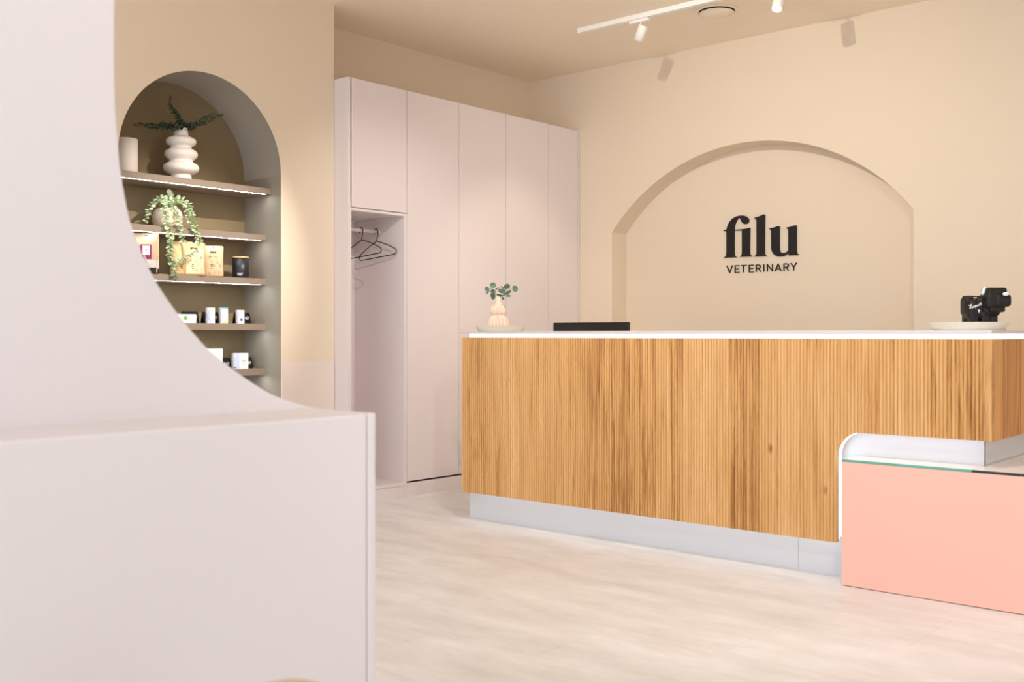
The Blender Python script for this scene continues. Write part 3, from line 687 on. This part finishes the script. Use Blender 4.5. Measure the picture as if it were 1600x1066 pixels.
# ------------------------------------------------------------------ bags, pouches, canister on the middle shelf
def uvplane(c, yaw, lean=0.0):
    """frame of an upright front face: origin bottom centre c, right vector, up vector, outward normal"""
    r_ = Vector((math.cos(yaw), math.sin(yaw), 0)); nrm = Vector((math.sin(yaw), -math.cos(yaw), 0))
    up = (Vector((0, 0, 1))-nrm*lean).normalized(); return r_, up, r_.cross(up).normalized()
def pouch(c, yaw, wd, ht, dp, m, name, label, group, parts=(), lean=0.08, top_w=1.0, cat='pouch'):
    """stand-up pouch: gusseted base, flat sealed top"""
    r_, up, n_ = uvplane(c, yaw, lean); c = Vector(c)
    if n_.dot(Vector((1, -1, 0))) < 0: n_ = -n_
    t = thing(name, label, cat, tuple(c), group)
    bm = bmesh.new(); rows = []; NZ_ = 14; NX = 12
    for j in range(NZ_+1):
        f = j/NZ_; d = dp*max(0.02, (1-f**1.5))**0.75 if f < .86 else dp*0.03
        d = max(d, dp*0.035); wv = wd*(1.0-(0.03*math.sin(PI*f)))*(1+(top_w-1)*f); ring = []
        for s_, rng in ((1, range(NX+1)), (-1, range(NX-1, 0, -1))):
            for i in rng:
                x = -1+2*i/NX; bul = (1-x**4)**0.5*0.92+0.08 if f > .05 else (1-x**6)
                cr_ = 0.5*0.002*math.sin(9*x+17*f)*(1 if f < .86 else 0)
                ring.append(bm.verts.new(c+r_*(x*wv/2)+up*(f*ht-(0.004 if (f == 1 and abs(x) > .9) else 0))+n_*(s_*d/2*bul+cr_)))
        rows.append(ring)
    for j in range(NZ_):
        for i in range(len(rows[0])):
            i2 = (i+1) % len(rows[0]); f = bm.faces.new((rows[j][i], rows[j][i2], rows[j+1][i2], rows[j+1][i])); f.smooth = True
    bm.faces.new(rows[0][::-1]); bm.faces.new(rows[-1])
    obj('pouch_body', bm, m, t)
    def face_pt(x, z):       # x -1..1, z 0..1 on the bulged front
        f = z; d = dp*max(0.02, (1-f**1.5))**0.75 if f < .86 else dp*0.03
        d = max(d, dp*0.035); wv = wd*(1.0-(0.03*math.sin(PI*f)))*(1+(top_w-1)*f)
        bul = (1-min(1, abs(x))**4)**0.5*0.92+0.08
        return c+r_*(x*wv/2)+up*(f*ht)+n_*(d/2*bul+0.0013)
    def patch(nm, x0, x1, z0, z1, mm, off=0.0, shape=None):
        bm = bmesh.new(); NXX, NZZ = 8, 6; g_ = [[bm.verts.new(face_pt(x0+(x1-x0)*i/NXX, z0+(z1-z0)*j/NZZ)+n_*off) for i in range(NXX+1)] for j in range(NZZ+1)]
        for j in range(NZZ):
            for i in range(NXX):
                if shape and not shape((i+.5)/NXX, (j+.5)/NZZ): continue
                bm.faces.new((g_[j][i], g_[j][i+1], g_[j+1][i+1], g_[j+1][i]))
        return obj(nm, bm, mm, t)
    def squig(nm, lines, mm, wdt=0.0016, off=0.0008):
        bm = bmesh.new()
        for pl in lines:
            q = [face_pt(*p)+n_*off for p in pl]
            for a, b in zip(q[:-1], q[1:]):
                tt = (b-a); 
                if tt.length < 1e-6: continue
                tt.normalize(); s_ = n_.cross(tt)*wdt/2
                prism(bm, [a-s_, b-s_, b+s_, a+s_], n_*0.0005)
        return obj(nm, bm, mm, t)
    return t, patch, squig
YF_ = math.radians(58)      # faces roughly the camera
G2 = 'kraft treat pouches on the middle shelf'
def at(u, X, z): p = P(u, 430, X=X); return (X, p.y, z)
def doodles(rnd, n, x0, x1, z0, z1, s=0.07):
    out = []
    for i in range(n):
        cx_, cz_ = rnd.uniform(x0, x1), rnd.uniform(z0, z1); kx = rnd.choice((0, 1, 2))
        if kx == 0: out.append([(cx_+s*math.cos(a), cz_+s*.6*math.sin(a)) for a in [q*PI/4 for q in range(9)]])
        elif kx == 1: out.append([(cx_-s, cz_), (cx_, cz_+s*.6), (cx_+s, cz_)])
        else: out.append([(cx_-s, cz_-s*.4), (cx_+s, cz_+s*.4)]); out.append([(cx_-s, cz_+s*.2), (cx_, cz_+s*.5)])
    return out
def wordmark(x0, x1, z, h, n=6):
    """tight row of tiny block letters, as small as the brand line on the pouch reads in the photo"""
    out = []; w_ = (x1-x0)/n
    for i in range(n):
        a = x0+i*w_; b = a+w_*.72; s = 'CGmnte'[i % 6]
        if s in 'CG': out.append([(b, z+h), (a, z+h), (a, z), (b, z), (b, z+h*.4)])
        elif s == 'm': out.append([(a, z), (a, z+h*.8), (b, z+h*.8), (b, z)]); out.append([((a+b)/2, z), ((a+b)/2, z+h*.8)])
        elif s == 'n': out.append([(a, z), (a, z+h*.8), (b, z+h*.8), (b, z)])
        elif s == 't': out.append([((a+b)/2, z+h), ((a+b)/2, z)]); out.append([(a, z+h*.75), (b, z+h*.75)])
        else: out.append([(a, z+h*.4), (b, z+h*.4), (b, z+h*.8), (a, z+h*.8), (a, z), (b, z)])
    return out
def bars(x0, x1, zs): return [[(x0, z), (x1-0.04*(i % 2), z)] for i, z in enumerate(zs)]
_, pa, sq = pouch(at(284, -5.545, Z3), YF_, 0.128, 0.205, 0.055, M['kraft'], 'treat_pouch', 'golden kraft pouch with a black side, half hidden at the back left', G2, lean=0.10)
sq('printed_bars', bars(-.95, .1, (.30, .25, .20)), M['inkblack'], 0.004)
_, pa, sq = pouch(at(302, -5.505, Z3), YF_, 0.138, 0.196, 0.05, M['kraft'], 'treat_pouch', 'kraft pouch with a large cream leaf-printed label behind the trailing stems', G2, lean=0.06)
pa('cream_label', -.58, .86, .05, .90, M['paper'], 0.0004)
sq('wordmark', wordmark(-.22, .38, .80, .035), M['inkblack'], 0.0028, 0.002); sq('wordmark_frame', [[(-.26, .785), (.42, .785)], [(-.26, .85), (.42, .85)]], M['inkblack'], 0.0014, 0.002)
sq('leaf_print', doodles(random.Random(5), 16, -.5, .75, .08, .70), M['leafgrey'], 0.0016, 0.0018)
sq('printed_bars', bars(-.98, .05, (.33, .27, .21)), M['inkblack'], 0.0042, 0.0018)
_, pa, sq = pouch(at(318, -5.545, Z3), YF_, 0.10, 0.178, 0.05, M['kraftdark'], 'treat_pouch', 'brown kraft pouch squeezed between the cream-label pouch and the pinkish one', G2, lean=0.1)
sq('printed_bars', bars(-.2, .95, (.38, .31, .24)), M['inkblack'], 0.0042)
_, pa, sq = pouch(at(333.5, -5.505, Z3), YF_, 0.118, 0.186, 0.05, M['kraftpale'], 'treat_pouch', 'pale pinkish kraft pouch with fine line drawings beside the black tin', G2, lean=0.05)
sq('hang_slot', [[(-.12, .945), (.12, .945)], [(-.04, .96), (.06, .96)]], M['inkblack'], 0.0022)
sq('wordmark', wordmark(-.32, .28, .775, .035), M['inkblack'], 0.0026); sq('wordmark_line', [[(-.3, .755), (.33, .75)]], M['leafgrey'], 0.0016)
sq('line_drawing', doodles(random.Random(8), 15, -.7, .8, .06, .64)+[[(-.85, .85), (-.7, .88)], [(.7, .86), (.85, .84)], [(-.62, .66), (-.3, .63), (0, .66), (.3, .63), (.6, .66)]], M['inkgrey'], 0.0013)
sq('printed_bars', bars(-.98, -.1, (.38, .32, .255)), M['inkblack'], 0.0042)
# woven paper bag at the left
_, pa, sq = pouch(at(228, -5.52, Z3), YF_, 0.145, 0.231, 0.068, M['tweed'], 'snack_bag', 'woven-look paper bag with a magenta label and clear foot, left on the middle shelf', None, lean=-0.02, cat='bag')
pa('clear_window', -.99, .99, .13, .34, M['foil'], 0.0006); pa('dark_filling', -.995, .995, .0, .15, M['choc'], 0.0010)
pa('magenta_label', -.42, .45, .36, .72, M['magenta'], 0.0008); pa('white_patch', -.24, .30, .46, .69, M['inkwhite'], 0.0016)
sq('label_mark', [[(-.02, .60), (.02, .57), (.06, .59), (.08, .565)]], M['inkblack'], 0.0028, 0.003)
sq('white_loop', [[(-.24, .60), (-.12, .46), (.0, .36), (.3, .26)]], M['inkwhite'], 0.003, 0.002); sq('white_knot', [[(-.66, .24), (-.55, .30), (-.5, .22), (-.66, .22)]], M['inkwhite'], 0.003, 0.002)
sq('top_slot', [[(-.1, .955), (.15, .945)]], M['inkblack'], 0.003)
_, pa, sq = pouch(at(201, -5.60, Z3), YF_, 0.12, 0.229, 0.045, M['tweed'], 'snack_bag', 'second woven paper bag hidden behind the first at the far left', None, lean=-0.02, cat='bag')
# black tin
cy_ = P(376, 430, X=-5.53).y; rc = 0.0505; hc = 0.122
t = thing('canister', 'matt black round tin with a thin wooden lid and two lines of white text', 'canister', (-5.53, cy_, Z3))
bm = bmesh.new(); lathe(bm, [(0, 0), (rc-0.002, 0), (rc, 0.002), (rc, hc), (0, hc)], 56, -5.53, cy_, Z3); obj('tin_body', bm, M['canister'], t)
bm = bmesh.new(); lathe(bm, [(0, hc+0.0003), (rc+0.001, hc+0.0003), (rc+0.001, hc+0.008), (rc-0.001, hc+0.0095), (0, hc+0.0095)], 56, -5.53, cy_, Z3); obj('wooden_lid', bm, M['bamboo'], t)
def wrap(x, z): a = YAW-PI/2+(x/rc); return Vector((-5.53+(rc+0.0006)*math.cos(a), cy_+(rc+0.0006)*math.sin(a), Z3+z))
SMALL = {'h': [[(0, 0), (0, 1)], [(0, .55), (.6, .55), (.6, 0)]], 'a': [[(0, .6), (.6, .6), (.6, 0), (0, 0), (0, .3), (.6, .3)]], 'p': [[(0, -.3), (0, .6), (.6, .6), (.6, 0), (0, 0)]], 'y': [[(0, .6), (.3, 0)], [(.6, .6), (.1, -.35)]], 't': [[(.3, 1), (.3, 0), (.5, 0)], [(.05, .6), (.55, .6)]], 'r': [[(0, 0), (0, .6), (.5, .6)]], 'e': [[(.6, 0), (0, 0), (0, .6), (.6, .6), (.6, .3), (0, .3)]], 's': [[(.6, .6), (0, .6), (0, .3), (.6, .3), (.6, 0), (0, 0)]], 'm': [[(0, 0), (0, .6), (.7, .6), (.7, 0)], [(.35, .6), (.35, 0)]], 'o': [[(0, 0), (.6, 0), (.6, .6), (0, .6), (0, 0)]], 'n': [[(0, 0), (0, .6), (.6, .6), (.6, 0)]]}
def tiny_text(bm, txt, x0, z0, sx, sz, conv, nfun, wd_):
    x = x0
    for ch in txt:
        for pl in SMALL.get(ch, []):
            q = [conv(x+p[0]*sx, z0+p[1]*sz) for p in pl]
            for a, b in zip(q[:-1], q[1:]):
                tt = b-a
                if tt.length < 1e-7: continue
                nn = nfun(a); tt.normalize(); s_ = nn.cross(tt)*wd_/2
                prism(bm, [a-s_-tt*wd_*.4, b-s_+tt*wd_*.4, b+s_+tt*wd_*.4, a+s_-tt*wd_*.4], nn*0.0004)
        x += sx
bm = bmesh.new(); nf = lambda p: Vector((p.x+5.53, p.y-cy_, 0)).normalized()
tiny_text(bm, 'premomts', -0.008, 0.026, 0.0046, 0.0050, wrap, nf, 0.0011); tiny_text(bm, 'home', -0.004, 0.0165, 0.0066, 0.0066, wrap, nf, 0.0020)
obj('white_lettering', bm, M['inkwhite'], t)

# ------------------------------------------------------------------ medicine boxes and tent cards
def carton(c, yaw, w_, d_, h_, name, label, cat='box', group=None, m=None, side=None):
    t = thing(name, label, cat, tuple(c), group)
    mt = Matrix.Translation(Vector(c)) @ Matrix.Rotation(yaw, 4, 'Z')
    bm = bmesh.new(); box(bm, -w_/2, w_/2, 0, d_, 0, h_, 0, mt)
    o = obj('carton', bm, m or M['whitecard'], t, bevel=0.0006)
    def fr(nm, x0, x1, z0, z1, mm, off=0.0005, face='front'):
        bm = bmesh.new()
        if face == 'front': box(bm, x0, x1, -off, 0.0, z0, z1, 0, mt)
        else: box(bm, -w_/2-off, -w_/2, x0, x1, z0, z1, 0, mt)
        return obj(nm, bm, mm, t)
    def disc(nm, x, z, r_, mm, off=0.0006, ring=False):
        bm = bmesh.new(); pts_ = [mt @ Vector((x+r_*math.cos(2*PI*i/20), -off, z+r_*math.sin(2*PI*i/20))) for i in range(20)]
        prism(bm, pts_, (mt.to_3x3() @ Vector((0, off, 0)))); return obj(nm, bm, mm, t)
    def lines(nm, pls, mm, wdt=0.0012):
        bm = bmesh.new(); n_ = mt.to_3x3() @ Vector((0, -1, 0)); stroke_bm(bm, pls, wdt, n_, 0.0005, lambda x, z: mt @ Vector((x, -0.0001, z))); return obj(nm, bm, mm, t)
    return t, fr, disc, lines
FB = math.radians(75)        # fronts turned slightly to the room
def atz(u, X, z): p = P(u, 500, X=X); return (X, p.y, z)
def card(c, label, script, w_=0.10, h_=0.07):
    """black folded tent card with white script"""
    t = thing('tent_card', label, 'card', tuple(c), 'black tent cards with white script')
    mt = Matrix.Translation(Vector(c)) @ Matrix.Rotation(FB, 4, 'Z'); sk = 0.012
    bm = bmesh.new()
    for (y0, y1) in ((0.0, 0.028), (0.060, 0.032)):
        pts_ = [mt @ Vector(p) for p in ((-w_/2, y0, 0), (w_/2, y0, 0), (w_/2-sk*.3, y1, h_), (-w_/2+sk*.3-0.004, y1, h_))]
        prism(bm, pts_, (mt.to_3x3() @ Vector((0, 0.0012, 0))))
    obj('folded_card', bm, M['cardblack'], t)
    q = 0.028/h_; n_ = mt.to_3x3() @ Vector((0, -1, q)).normalized()
    bm = bmesh.new(); stroke_bm(bm, script, 0.0028, n_, 0.0006, lambda x, z: mt @ Vector((x, z*q-0.0008, z))); obj('white_script', bm, M['inkwhite'], t)
    return t
def arcp(cx_, cz_, r_, a0, a1, n=8): return [(cx_+r_*math.cos(a0+(a1-a0)*i/n), cz_+r_*math.sin(a0+(a1-a0)*i/n)) for i in range(n+1)]
script_ne = [[(.004, .028), (.008, .038), (.009, .028)], arcp(.013, .033, .005, PI, 0)+[(.018, .028)], [(.024, .034), (.033, .036)]+arcp(.030, .036, .0085, 0.3, 5.4), [(.024, .034), (.020, .028)]]
XS4 = -5.498
card(atz(299, -5.56, Z4), 'black tent card behind the low white box with the green dot', script_ne)
card(atz(331, -5.56, Z4), 'black tent card with white script behind the tall green-marked box', script_ne)
card(atz(380.5, -5.565, Z4), 'black tent card with white script behind the blue-dotted box', script_ne)
G3 = 'small medicine boxes in the niche'
t, fr, disc, lines = carton(atz(290, XS4, Z4), FB, 0.125, 0.03, 0.053, 'medicine_box', 'low wide white box with a green dot on the fourth shelf', group=G3)
disc('green_dot', 0.0, 0.031, 0.0125, M['green'])
t, fr, disc, lines = carton(atz(330, XS4, Z4), FB, 0.046, 0.035, 0.094, 'medicine_box', 'tall slim white box with small green mark, left of the aqua-topped one', group=G3)
fr('blue_side', -0.023, -0.006, 0.004, 0.090, M['bluecard']); disc('green_mark', 0.012, 0.075, 0.0035, M['green']); lines('print', [[(-.014, .02+i*.012), (-.014, .027+i*.012)] for i in range(5)], M['navy'], .002)
t, fr, disc, lines = carton(atz(350.5, XS4, Z4), FB, 0.046, 0.035, 0.096, 'medicine_box', 'tall slim white box with an aqua top and yellow foot', group=G3)
fr('aqua_band', -0.023, 0.023, 0.086, 0.096, M['aqua']); fr('blue_side', -0.023, -0.004, 0.010, 0.085, M['bluecard']); fr('yellow_foot', -0.014, 0.023, 0.0, 0.008, M['yellow']); lines('print', [[(-.002, .03+i*.012), (.016, .03+i*.012)] for i in range(4)], M['inkgrey'], .0008)
t, fr, disc, lines = carton(atz(376.3, XS4, Z4), FB, 0.046, 0.03, 0.083, 'medicine_box', 'slim white box with a dark blue dot near the right end of the fourth shelf', group=G3)
disc('blue_dot', 0.004, 0.022, 0.0075, M['navy']); fr('blue_side', -0.023, -0.010, 0.004, 0.080, M['bluecard']); fr('blue_corner', -0.022, -0.012, 0.006, 0.011, M['navy']); lines('print', [[(-.014, .045), (-.014, .066)]], M['navy'], .002)
XS5 = -5.498
card(atz(350, -5.57, Z5), 'black tent card right of the tall white box on the lowest visible shelf', script_ne)
card(atz(384, -5.575, Z5), 'black tent card behind the white and blue carton on the lowest visible shelf', script_ne)
t, fr, disc, lines = carton(atz(335, XS5, Z5), FB, 0.10, 0.04, 0.13, 'medicine_box', 'tall plain white box, lower half hidden by the curved screen', group=G3)
lines('print', [arcp(.022, .065, .007, 0, PI), [(.016, .050), (.03, .050)]], M['inkgrey'], .0012)
t, fr, disc, lines = carton(atz(376.5, XS5, Z5), FB, 0.094, 0.035, 0.098, 'medicine_box', 'square white and pale blue box at the right end of the lowest visible shelf', group=G3)
fr('blue_panel', -0.047, -0.010, 0.0, 0.098, M['bluecard']); fr('navy_corner', -0.045, -0.030, 0.006, 0.013, M['navy']); lines('print', [[(-.04, .055), (-.032, .055)], [(-.04, .063), (-.032, .063)], [(.004, .053), (.034, .053)], [(.008, .047), (.030, .047)], [(.018, .06), (.018, .068)], [(.012, .035), (.024, .035)]], M['inkgrey'], .0016)

# ------------------------------------------------------------------ on the counter
def tray(cx_, cy__, r_, label, h_=0.034):
    t = thing('round_tray', label, 'tray', (cx_, cy__, ST), 'speckled cream round trays on the counter')
    bm = bmesh.new(); rb = r_*0.89
    lathe(bm, [(0, 0), (rb-0.004, 0), (rb, 0.002), (r_-0.002, h_-0.001), (r_, h_), (r_-0.006, h_), (r_-0.008, h_-0.002), (rb-0.006, 0.008), (0, 0.007)], 72, cx_, cy__, ST+0.0002)
    obj('tray_dish', bm, M['traybeige'], t); return t
tc_ = P(782.5, 510, Y=4.715); tray(tc_.x, tc_.y, 0.154, 'speckled cream round tray under the pink vase on the counter')
TB = ST+0.0085
vcx, vcy = P(779, 500, Y=4.70).x, 4.70
t = thing('gourd_vase', 'blush ribbed double-gourd vase standing on the left tray', 'vase', (vcx, vcy, TB))
km = 0.00392
pf = [(0, 0), (12.0, 0), (14, 2), (15.4, 6), (15.2, 11), (13.4, 17), (10.6, 21), (9.9, 22.4), (11.2, 24.4), (12.2, 27.5), (12.0, 31.5), (10.4, 35.5), (7.8, 38), (6.0, 40), (5.6, 43), (5.3, 50), (4.8, 50), (4.9, 42), (0, 41)]
prf = []
for i in range(len(pf)-1):
    p0 = pf[max(i-1, 0)]; p1 = pf[i]; p2 = pf[i+1]; p3 = pf[min(i+2, len(pf)-1)]
    for j in range(3):
        q = j/3; f_ = lambda a, b, c, d: 0.5*(2*b+(c-a)*q+(2*a-5*b+4*c-d)*q*q+(3*b-a-3*c+d)*q**3)
        prf.append((max(0, f_(p0[0], p1[0], p2[0], p3[0]))*km, f_(p0[1], p1[1], p2[1], p3[1])*km))
prf.append((0, 41*km))
bm = bmesh.new()
lathe(bm, prf, 112, vcx, vcy, TB, rfun=lambda a, z: (1+(0.22*abs(math.cos(7*a+0.3))-0.15)*max(0, min(1, (39*km-z)/(6*km)))))
obj('vase_body', bm, M['pinkceramic'], t)
mouth = Vector((vcx, vcy, TB+49*km))
def leafsprig(label, pts_, lv, seed):
    rnd = random.Random(seed); t = thing('silver_dollar_sprig', label, 'branch', tuple(mouth), 'grey-green sprigs in the gourd vase')
    path = catmull(pts_, 6); bm = bmesh.new(); tube(bm, path, 0.0014, 6, 0.0008); obj('stem', bm, M['stem'], t)
    bm = bmesh.new()
    for (u, v, du, dv, ln) in lv:
        p = P(u, v, Y=4.70+rnd.uniform(-.02, .02)); q = P(u+du, v+dv, Y=4.70+rnd.uniform(-.03, .03)); d = q-p
        leaf(bm, p, d, (-TF*2.2+Vector((rnd.uniform(-.6, .6), rnd.uniform(-.6, .6), rnd.uniform(-.4, .4)))), max(d.length, 0.02)*1.08, ln*km*1.3)
        near = min(path, key=lambda w__: (w__-p).length); tube(bm, [near, p], 0.0006, 4)
    obj('leaves', bm, M['leafgrey'], t)
def K(x, y): return (740+x/11.844, 435+y/11.844)
def lf(x0, y0, x1, y1, w_): u, v = K(x0, y0); u1, v1 = K(x1, y1); return (u, v, u1-u, v1-v, w_/11.844)
def S(x, y): u, v = K(x, y); return P(u, v, Y=4.70)
leafsprig('grey-green sprig leaning left in the gourd vase', [mouth-Vector((0, 0, .05)), mouth, S(410, 270), S(340, 200), S(260, 190)],
 [lf(350, 185, 365, 82, 95), lf(275, 165, 215, 225, 70), lf(290, 200, 232, 290, 42), lf(390, 205, 330, 280, 75), lf(385, 260, 330, 350, 72), lf(395, 310, 345, 390, 50), lf(400, 210, 470, 172, 22), lf(385, 240, 320, 235, 40)], 31)
leafsprig('grey-green sprig leaning right in the gourd vase', [mouth-Vector((0, 0, .05)), mouth, S(500, 320), S(600, 240), S(700, 185)],
 [lf(715, 215, 812, 175, 95), lf(600, 205, 632, 105, 90), lf(590, 290, 690, 235, 45), lf(560, 300, 680, 335, 48), lf(560, 260, 460, 215, 62), lf(570, 190, 500, 150, 26), lf(540, 270, 545, 195, 70), lf(600, 320, 560, 270, 50)], 32)
leafsprig('short dark-leaved sprig at the mouth of the gourd vase', [mouth-Vector((0, 0, .05)), mouth, S(470, 320), S(520, 350)],
 [lf(420, 300, 520, 320, 34), lf(455, 350, 565, 375, 40), lf(470, 330, 560, 320, 26), lf(450, 310, 500, 350, 30)], 33)
# monitor behind the counter
t = thing('monitor', 'black monitor, only its rear top edge showing behind the counter', 'monitor', (-3.93, 5.25, 0.74), rz=0)
bm = bmesh.new(); x0, x1 = P(864.3, 504, Y=5.22).x, P(981, 504, Y=5.22).x; zt = P(920, 504, Y=5.22).z; xm = (x0+x1)/2
t.location = (xm, 5.25, 0.741)
obj('screen_housing', bx(x0, x1, 5.22, 5.245, zt-0.34, zt), M['black'], t, bevel=0.003)
bm = bmesh.new()      # shallow swelling of the rear cover
g_ = []
for j in range(9):
    row = []
    for i in range(25):
        x = x0+0.012+(x1-x0-0.024)*i/24; z = zt-0.012-0.31*j/8
        e = math.sin(PI*i/24)**0.6*math.sin(PI*min(1, j/8*0.9+0.0))**0.7 if 0 < j else 0
        row.append(bm.verts.new((x, 5.2195-0.018*e, z)))
    g_.append(row)
for j in range(8):
    for i in range(24):
        f = bm.faces.new((g_[j][i], g_[j][i+1], g_[j+1][i+1], g_[j+1][i])); f.smooth = True
obj('rear_cover', bm, M['black'], t)
obj('screen', bx(x0+0.008, x1-0.008, 5.2455, 5.247, zt-0.332, zt-0.008), M['inkblack'], t)
obj('stand_neck', bx(xm-0.03, xm+0.03, 5.20, 5.218, 0.75, zt-0.2), M['black'], t, bevel=0.003)
obj('stand_foot', bx(xm-0.12, xm+0.12, 5.12, 5.33, 0.741, 0.751), M['black'], t, bevel=0.003)

# right tray with the black collecting box shaped like a bull
rt = P(1512.5, 512, Y=4.69); tray(rt.x, rt.y, 0.165, 'speckled cream round tray under the black bull figure')
bc = P(1540, 500, Y=4.64)
kb = 0.00268
B0 = Vector((bc.x, 4.64, TB))
def BL(u, v, dep=0): # photo pixel offset from the figure's foot centre -> metres in the figure's frame
    return Vector((B0.x, B0.y, CAMZ))+TR*((u-1540)*kb)+Vector((0, 0, (HORV-v)*kb))+TF*dep
bull = thing('bull_figure', 'black bull-shaped collecting box with white ears and white lettering on the right tray', 'figurine', tuple(B0))
def rbox(bm, u0, u1, v0, v1, d0, d1, rot=0.0, taper=1.0, seg=3):
    """rounded block given in photo pixels (u, v) and depth metres"""
    c = BL((u0+u1)/2, (v0+v1)/2, (d0+d1)/2); hx = (u1-u0)/2*kb; hz = (v1-v0)/2*kb; hy = (d1-d0)/2
    tmp = bmesh.new(); bmesh.ops.create_cube(tmp, size=2)
    r0 = min(hx, hy, hz)*0.55
    for v in tmp.verts: v.co = Vector((v.co.x*hx*(taper if v.co.z < 0 else 1), v.co.y*hy, v.co.z*hz))
    bmesh.ops.bevel(tmp, geom=list(tmp.edges), offset=r0, segments=seg, affect='EDGES', profile=0.5)
    mt = Matrix.Translation(c) @ Matrix.Rotation(YAW+rot, 4, 'Z')
    bmesh.ops.transform(tmp, matrix=mt, verts=tmp.verts)
    me_ = bpy.data.meshes.new('tmp'); tmp.to_mesh(me_); tmp.free(); bm.from_mesh(me_); bpy.data.meshes.remove(me_)
bm = bmesh.new()
VF = HORV-(TB-CAMZ)/kb-0.3                                    # photo row of the feet, inside the tray
rbox(bm, 1512.5, 1545, 467, 501, -0.010, 0.075)             # trunk
rbox(bm, 1511.5, 1527, 464, 492, 0.015, 0.080)              # rump
rbox(bm, 1532.5, 1562, 463, 494, -0.030, 0.050)
rbox(bm, 1527, 1545, 464, 490, -0.008, 0.060)               # neck and chest
rbox(bm, 1534, 1566, 457, 484, -0.050, 0.040)               # head
rbox(bm, 1546, 1571.5, 460, 480, -0.062, 0.015)             # muzzle
rbox(bm, 1536.5, 1567, 449.6, 462, -0.045, 0.030)           # brow
rbox(bm, 1540, 1564, 478, 488, -0.045, 0.02)                # dewlap
rbox(bm, 1513.5, 1525, 488, VF, 0.040, 0.075)               # legs
rbox(bm, 1515.5, 1529, 488, VF, -0.008, 0.028)
rbox(bm, 1531, 1545, 488, VF, -0.020, 0.020)
rbox(bm, 1543, 1558.5, 486, VF, -0.012, 0.040)
rbox(bm, 1516, 1557, 484, 505, 0.005, 0.045)                # belly
tube(bm, [BL(1513, 466, 0.06), BL(1512.5, 462.8, 0.05), BL(1519, 462.3, 0.03), BL(1526, 463, 0.01), BL(1532, 463, 0.0)], 0.0035, 8)   # tail laid over the back
body = obj('bull_body', bm, M['bull'], bull)
md = body.modifiers.new('merge', 'REMESH'); md.mode = 'VOXEL'; md.voxel_size = 0.0020; md.use_smooth_shade = True
md = body.modifiers.new('soften', 'SMOOTH'); md.factor = 0.5; md.iterations = 9
def ear(nm, u, v, ru, rv, dep, rot=0.0):
    bm = bmesh.new(); bmesh.ops.create_uvsphere(bm, u_segments=20, v_segments=12, radius=1)
    for q in bm.verts:
        a = Vector((q.co.x*ru*kb, q.co.y*0.008, q.co.z*rv*kb)); a = Matrix.Rotation(rot, 3, 'Y') @ a
        q.co = BL(u, v, dep)+TR*a.x+TF*a.y+Vector((0, 0, a.z))
    for f in bm.faces: f.smooth = True
    return obj(nm, bm, M['inkwhite'], bull)
ear('white_ear', 1535.3, 454.8, 3.0, 6.8, -0.01, 0.35)
ear('white_ear', 1563.5, 452.0, 4.0, 3.4, 0.015)
ear('white_eye', 1560.2, 460.3, 4.9, 3.0, -0.066)
def BT(x, y):  # zoomed photo px (15.23 per px, origin 1500,440) on the flank
    u = 1500+x/15.23; v = 440+y/15.23; return BL(u, v, -0.0115)
bm = bmesh.new(); nrm = -TF
txt = [[(205, 570), (262, 540)], [(240, 555), (225, 645)], [(262, 600), (258, 636), (280, 630), (284, 590), (266, 596)], [(284, 590), (290, 625)], [(298, 620), (296, 585), (312, 580), (314, 612)], [(312, 582), (328, 574), (332, 606)], [(344, 640), (338, 565), (360, 562), (362, 592), (344, 598)], [(372, 560), (374, 592), (392, 586)], [(392, 552), (396, 588)], [(404, 550), (408, 584)], [(404, 556), (420, 545), (426, 578)], [(436, 540), (434, 572), (456, 566), (456, 500), (436, 540)], [(456, 500), (478, 505), (482, 550), (458, 566)]]
for pl in txt:
    q = [BT(*p)+Vector((0, 0, 0)) for p in pl]
    for a, b in zip(q[:-1], q[1:]):
        tt = (b-a).normalized(); s_ = nrm.cross(tt)*0.0008
        prism(bm, [a-s_, b-s_, b+s_, a+s_], -nrm*0.02)
obj('white_lettering', bm, M['inkwhite'], bull)
bm = bmesh.new(); pts_ = [BT(x, y) for x, y in ((402, 680), (422, 666), (444, 680), (444, 704), (430, 722), (424, 746), (412, 730), (416, 712), (402, 702))]
prism(bm, pts_, TF*0.03); obj('white_emblem', bm, M['inkwhite'], bull)

# ------------------------------------------------------------------ blurred stool in front of the cabinet
sp_ = P(450, 1061, X=-1.02)
t = thing('stool', 'tan domed stool top just peeking in at the bottom edge', 'stool', (sp_.x, sp_.y, 0))
zS = sp_.z-0.006; RS = 0.105
bm = bmesh.new(); lathe(bm, [(0, -0.12), (RS*0.9, -0.118), (RS, -0.10)]+[(RS*math.cos(a*PI/32), -0.10+0.10*math.sin(a*PI/32)) for a in range(1, 16)]+[(0, 0.0)], 48, sp_.x, sp_.y, zS); obj('seat', bm, M['seatfab'], t)
for a in (0.4, 0.4+PI/2, 0.4+PI, 0.4+3*PI/2):
    bm = bmesh.new(); tube(bm, [(sp_.x+0.06*math.cos(a), sp_.y+0.06*math.sin(a), zS-0.118), (sp_.x+0.10*math.cos(a), sp_.y+0.10*math.sin(a), 0.0)], 0.014, 12, 0.010); obj('leg', bm, M['bamboo'], t)
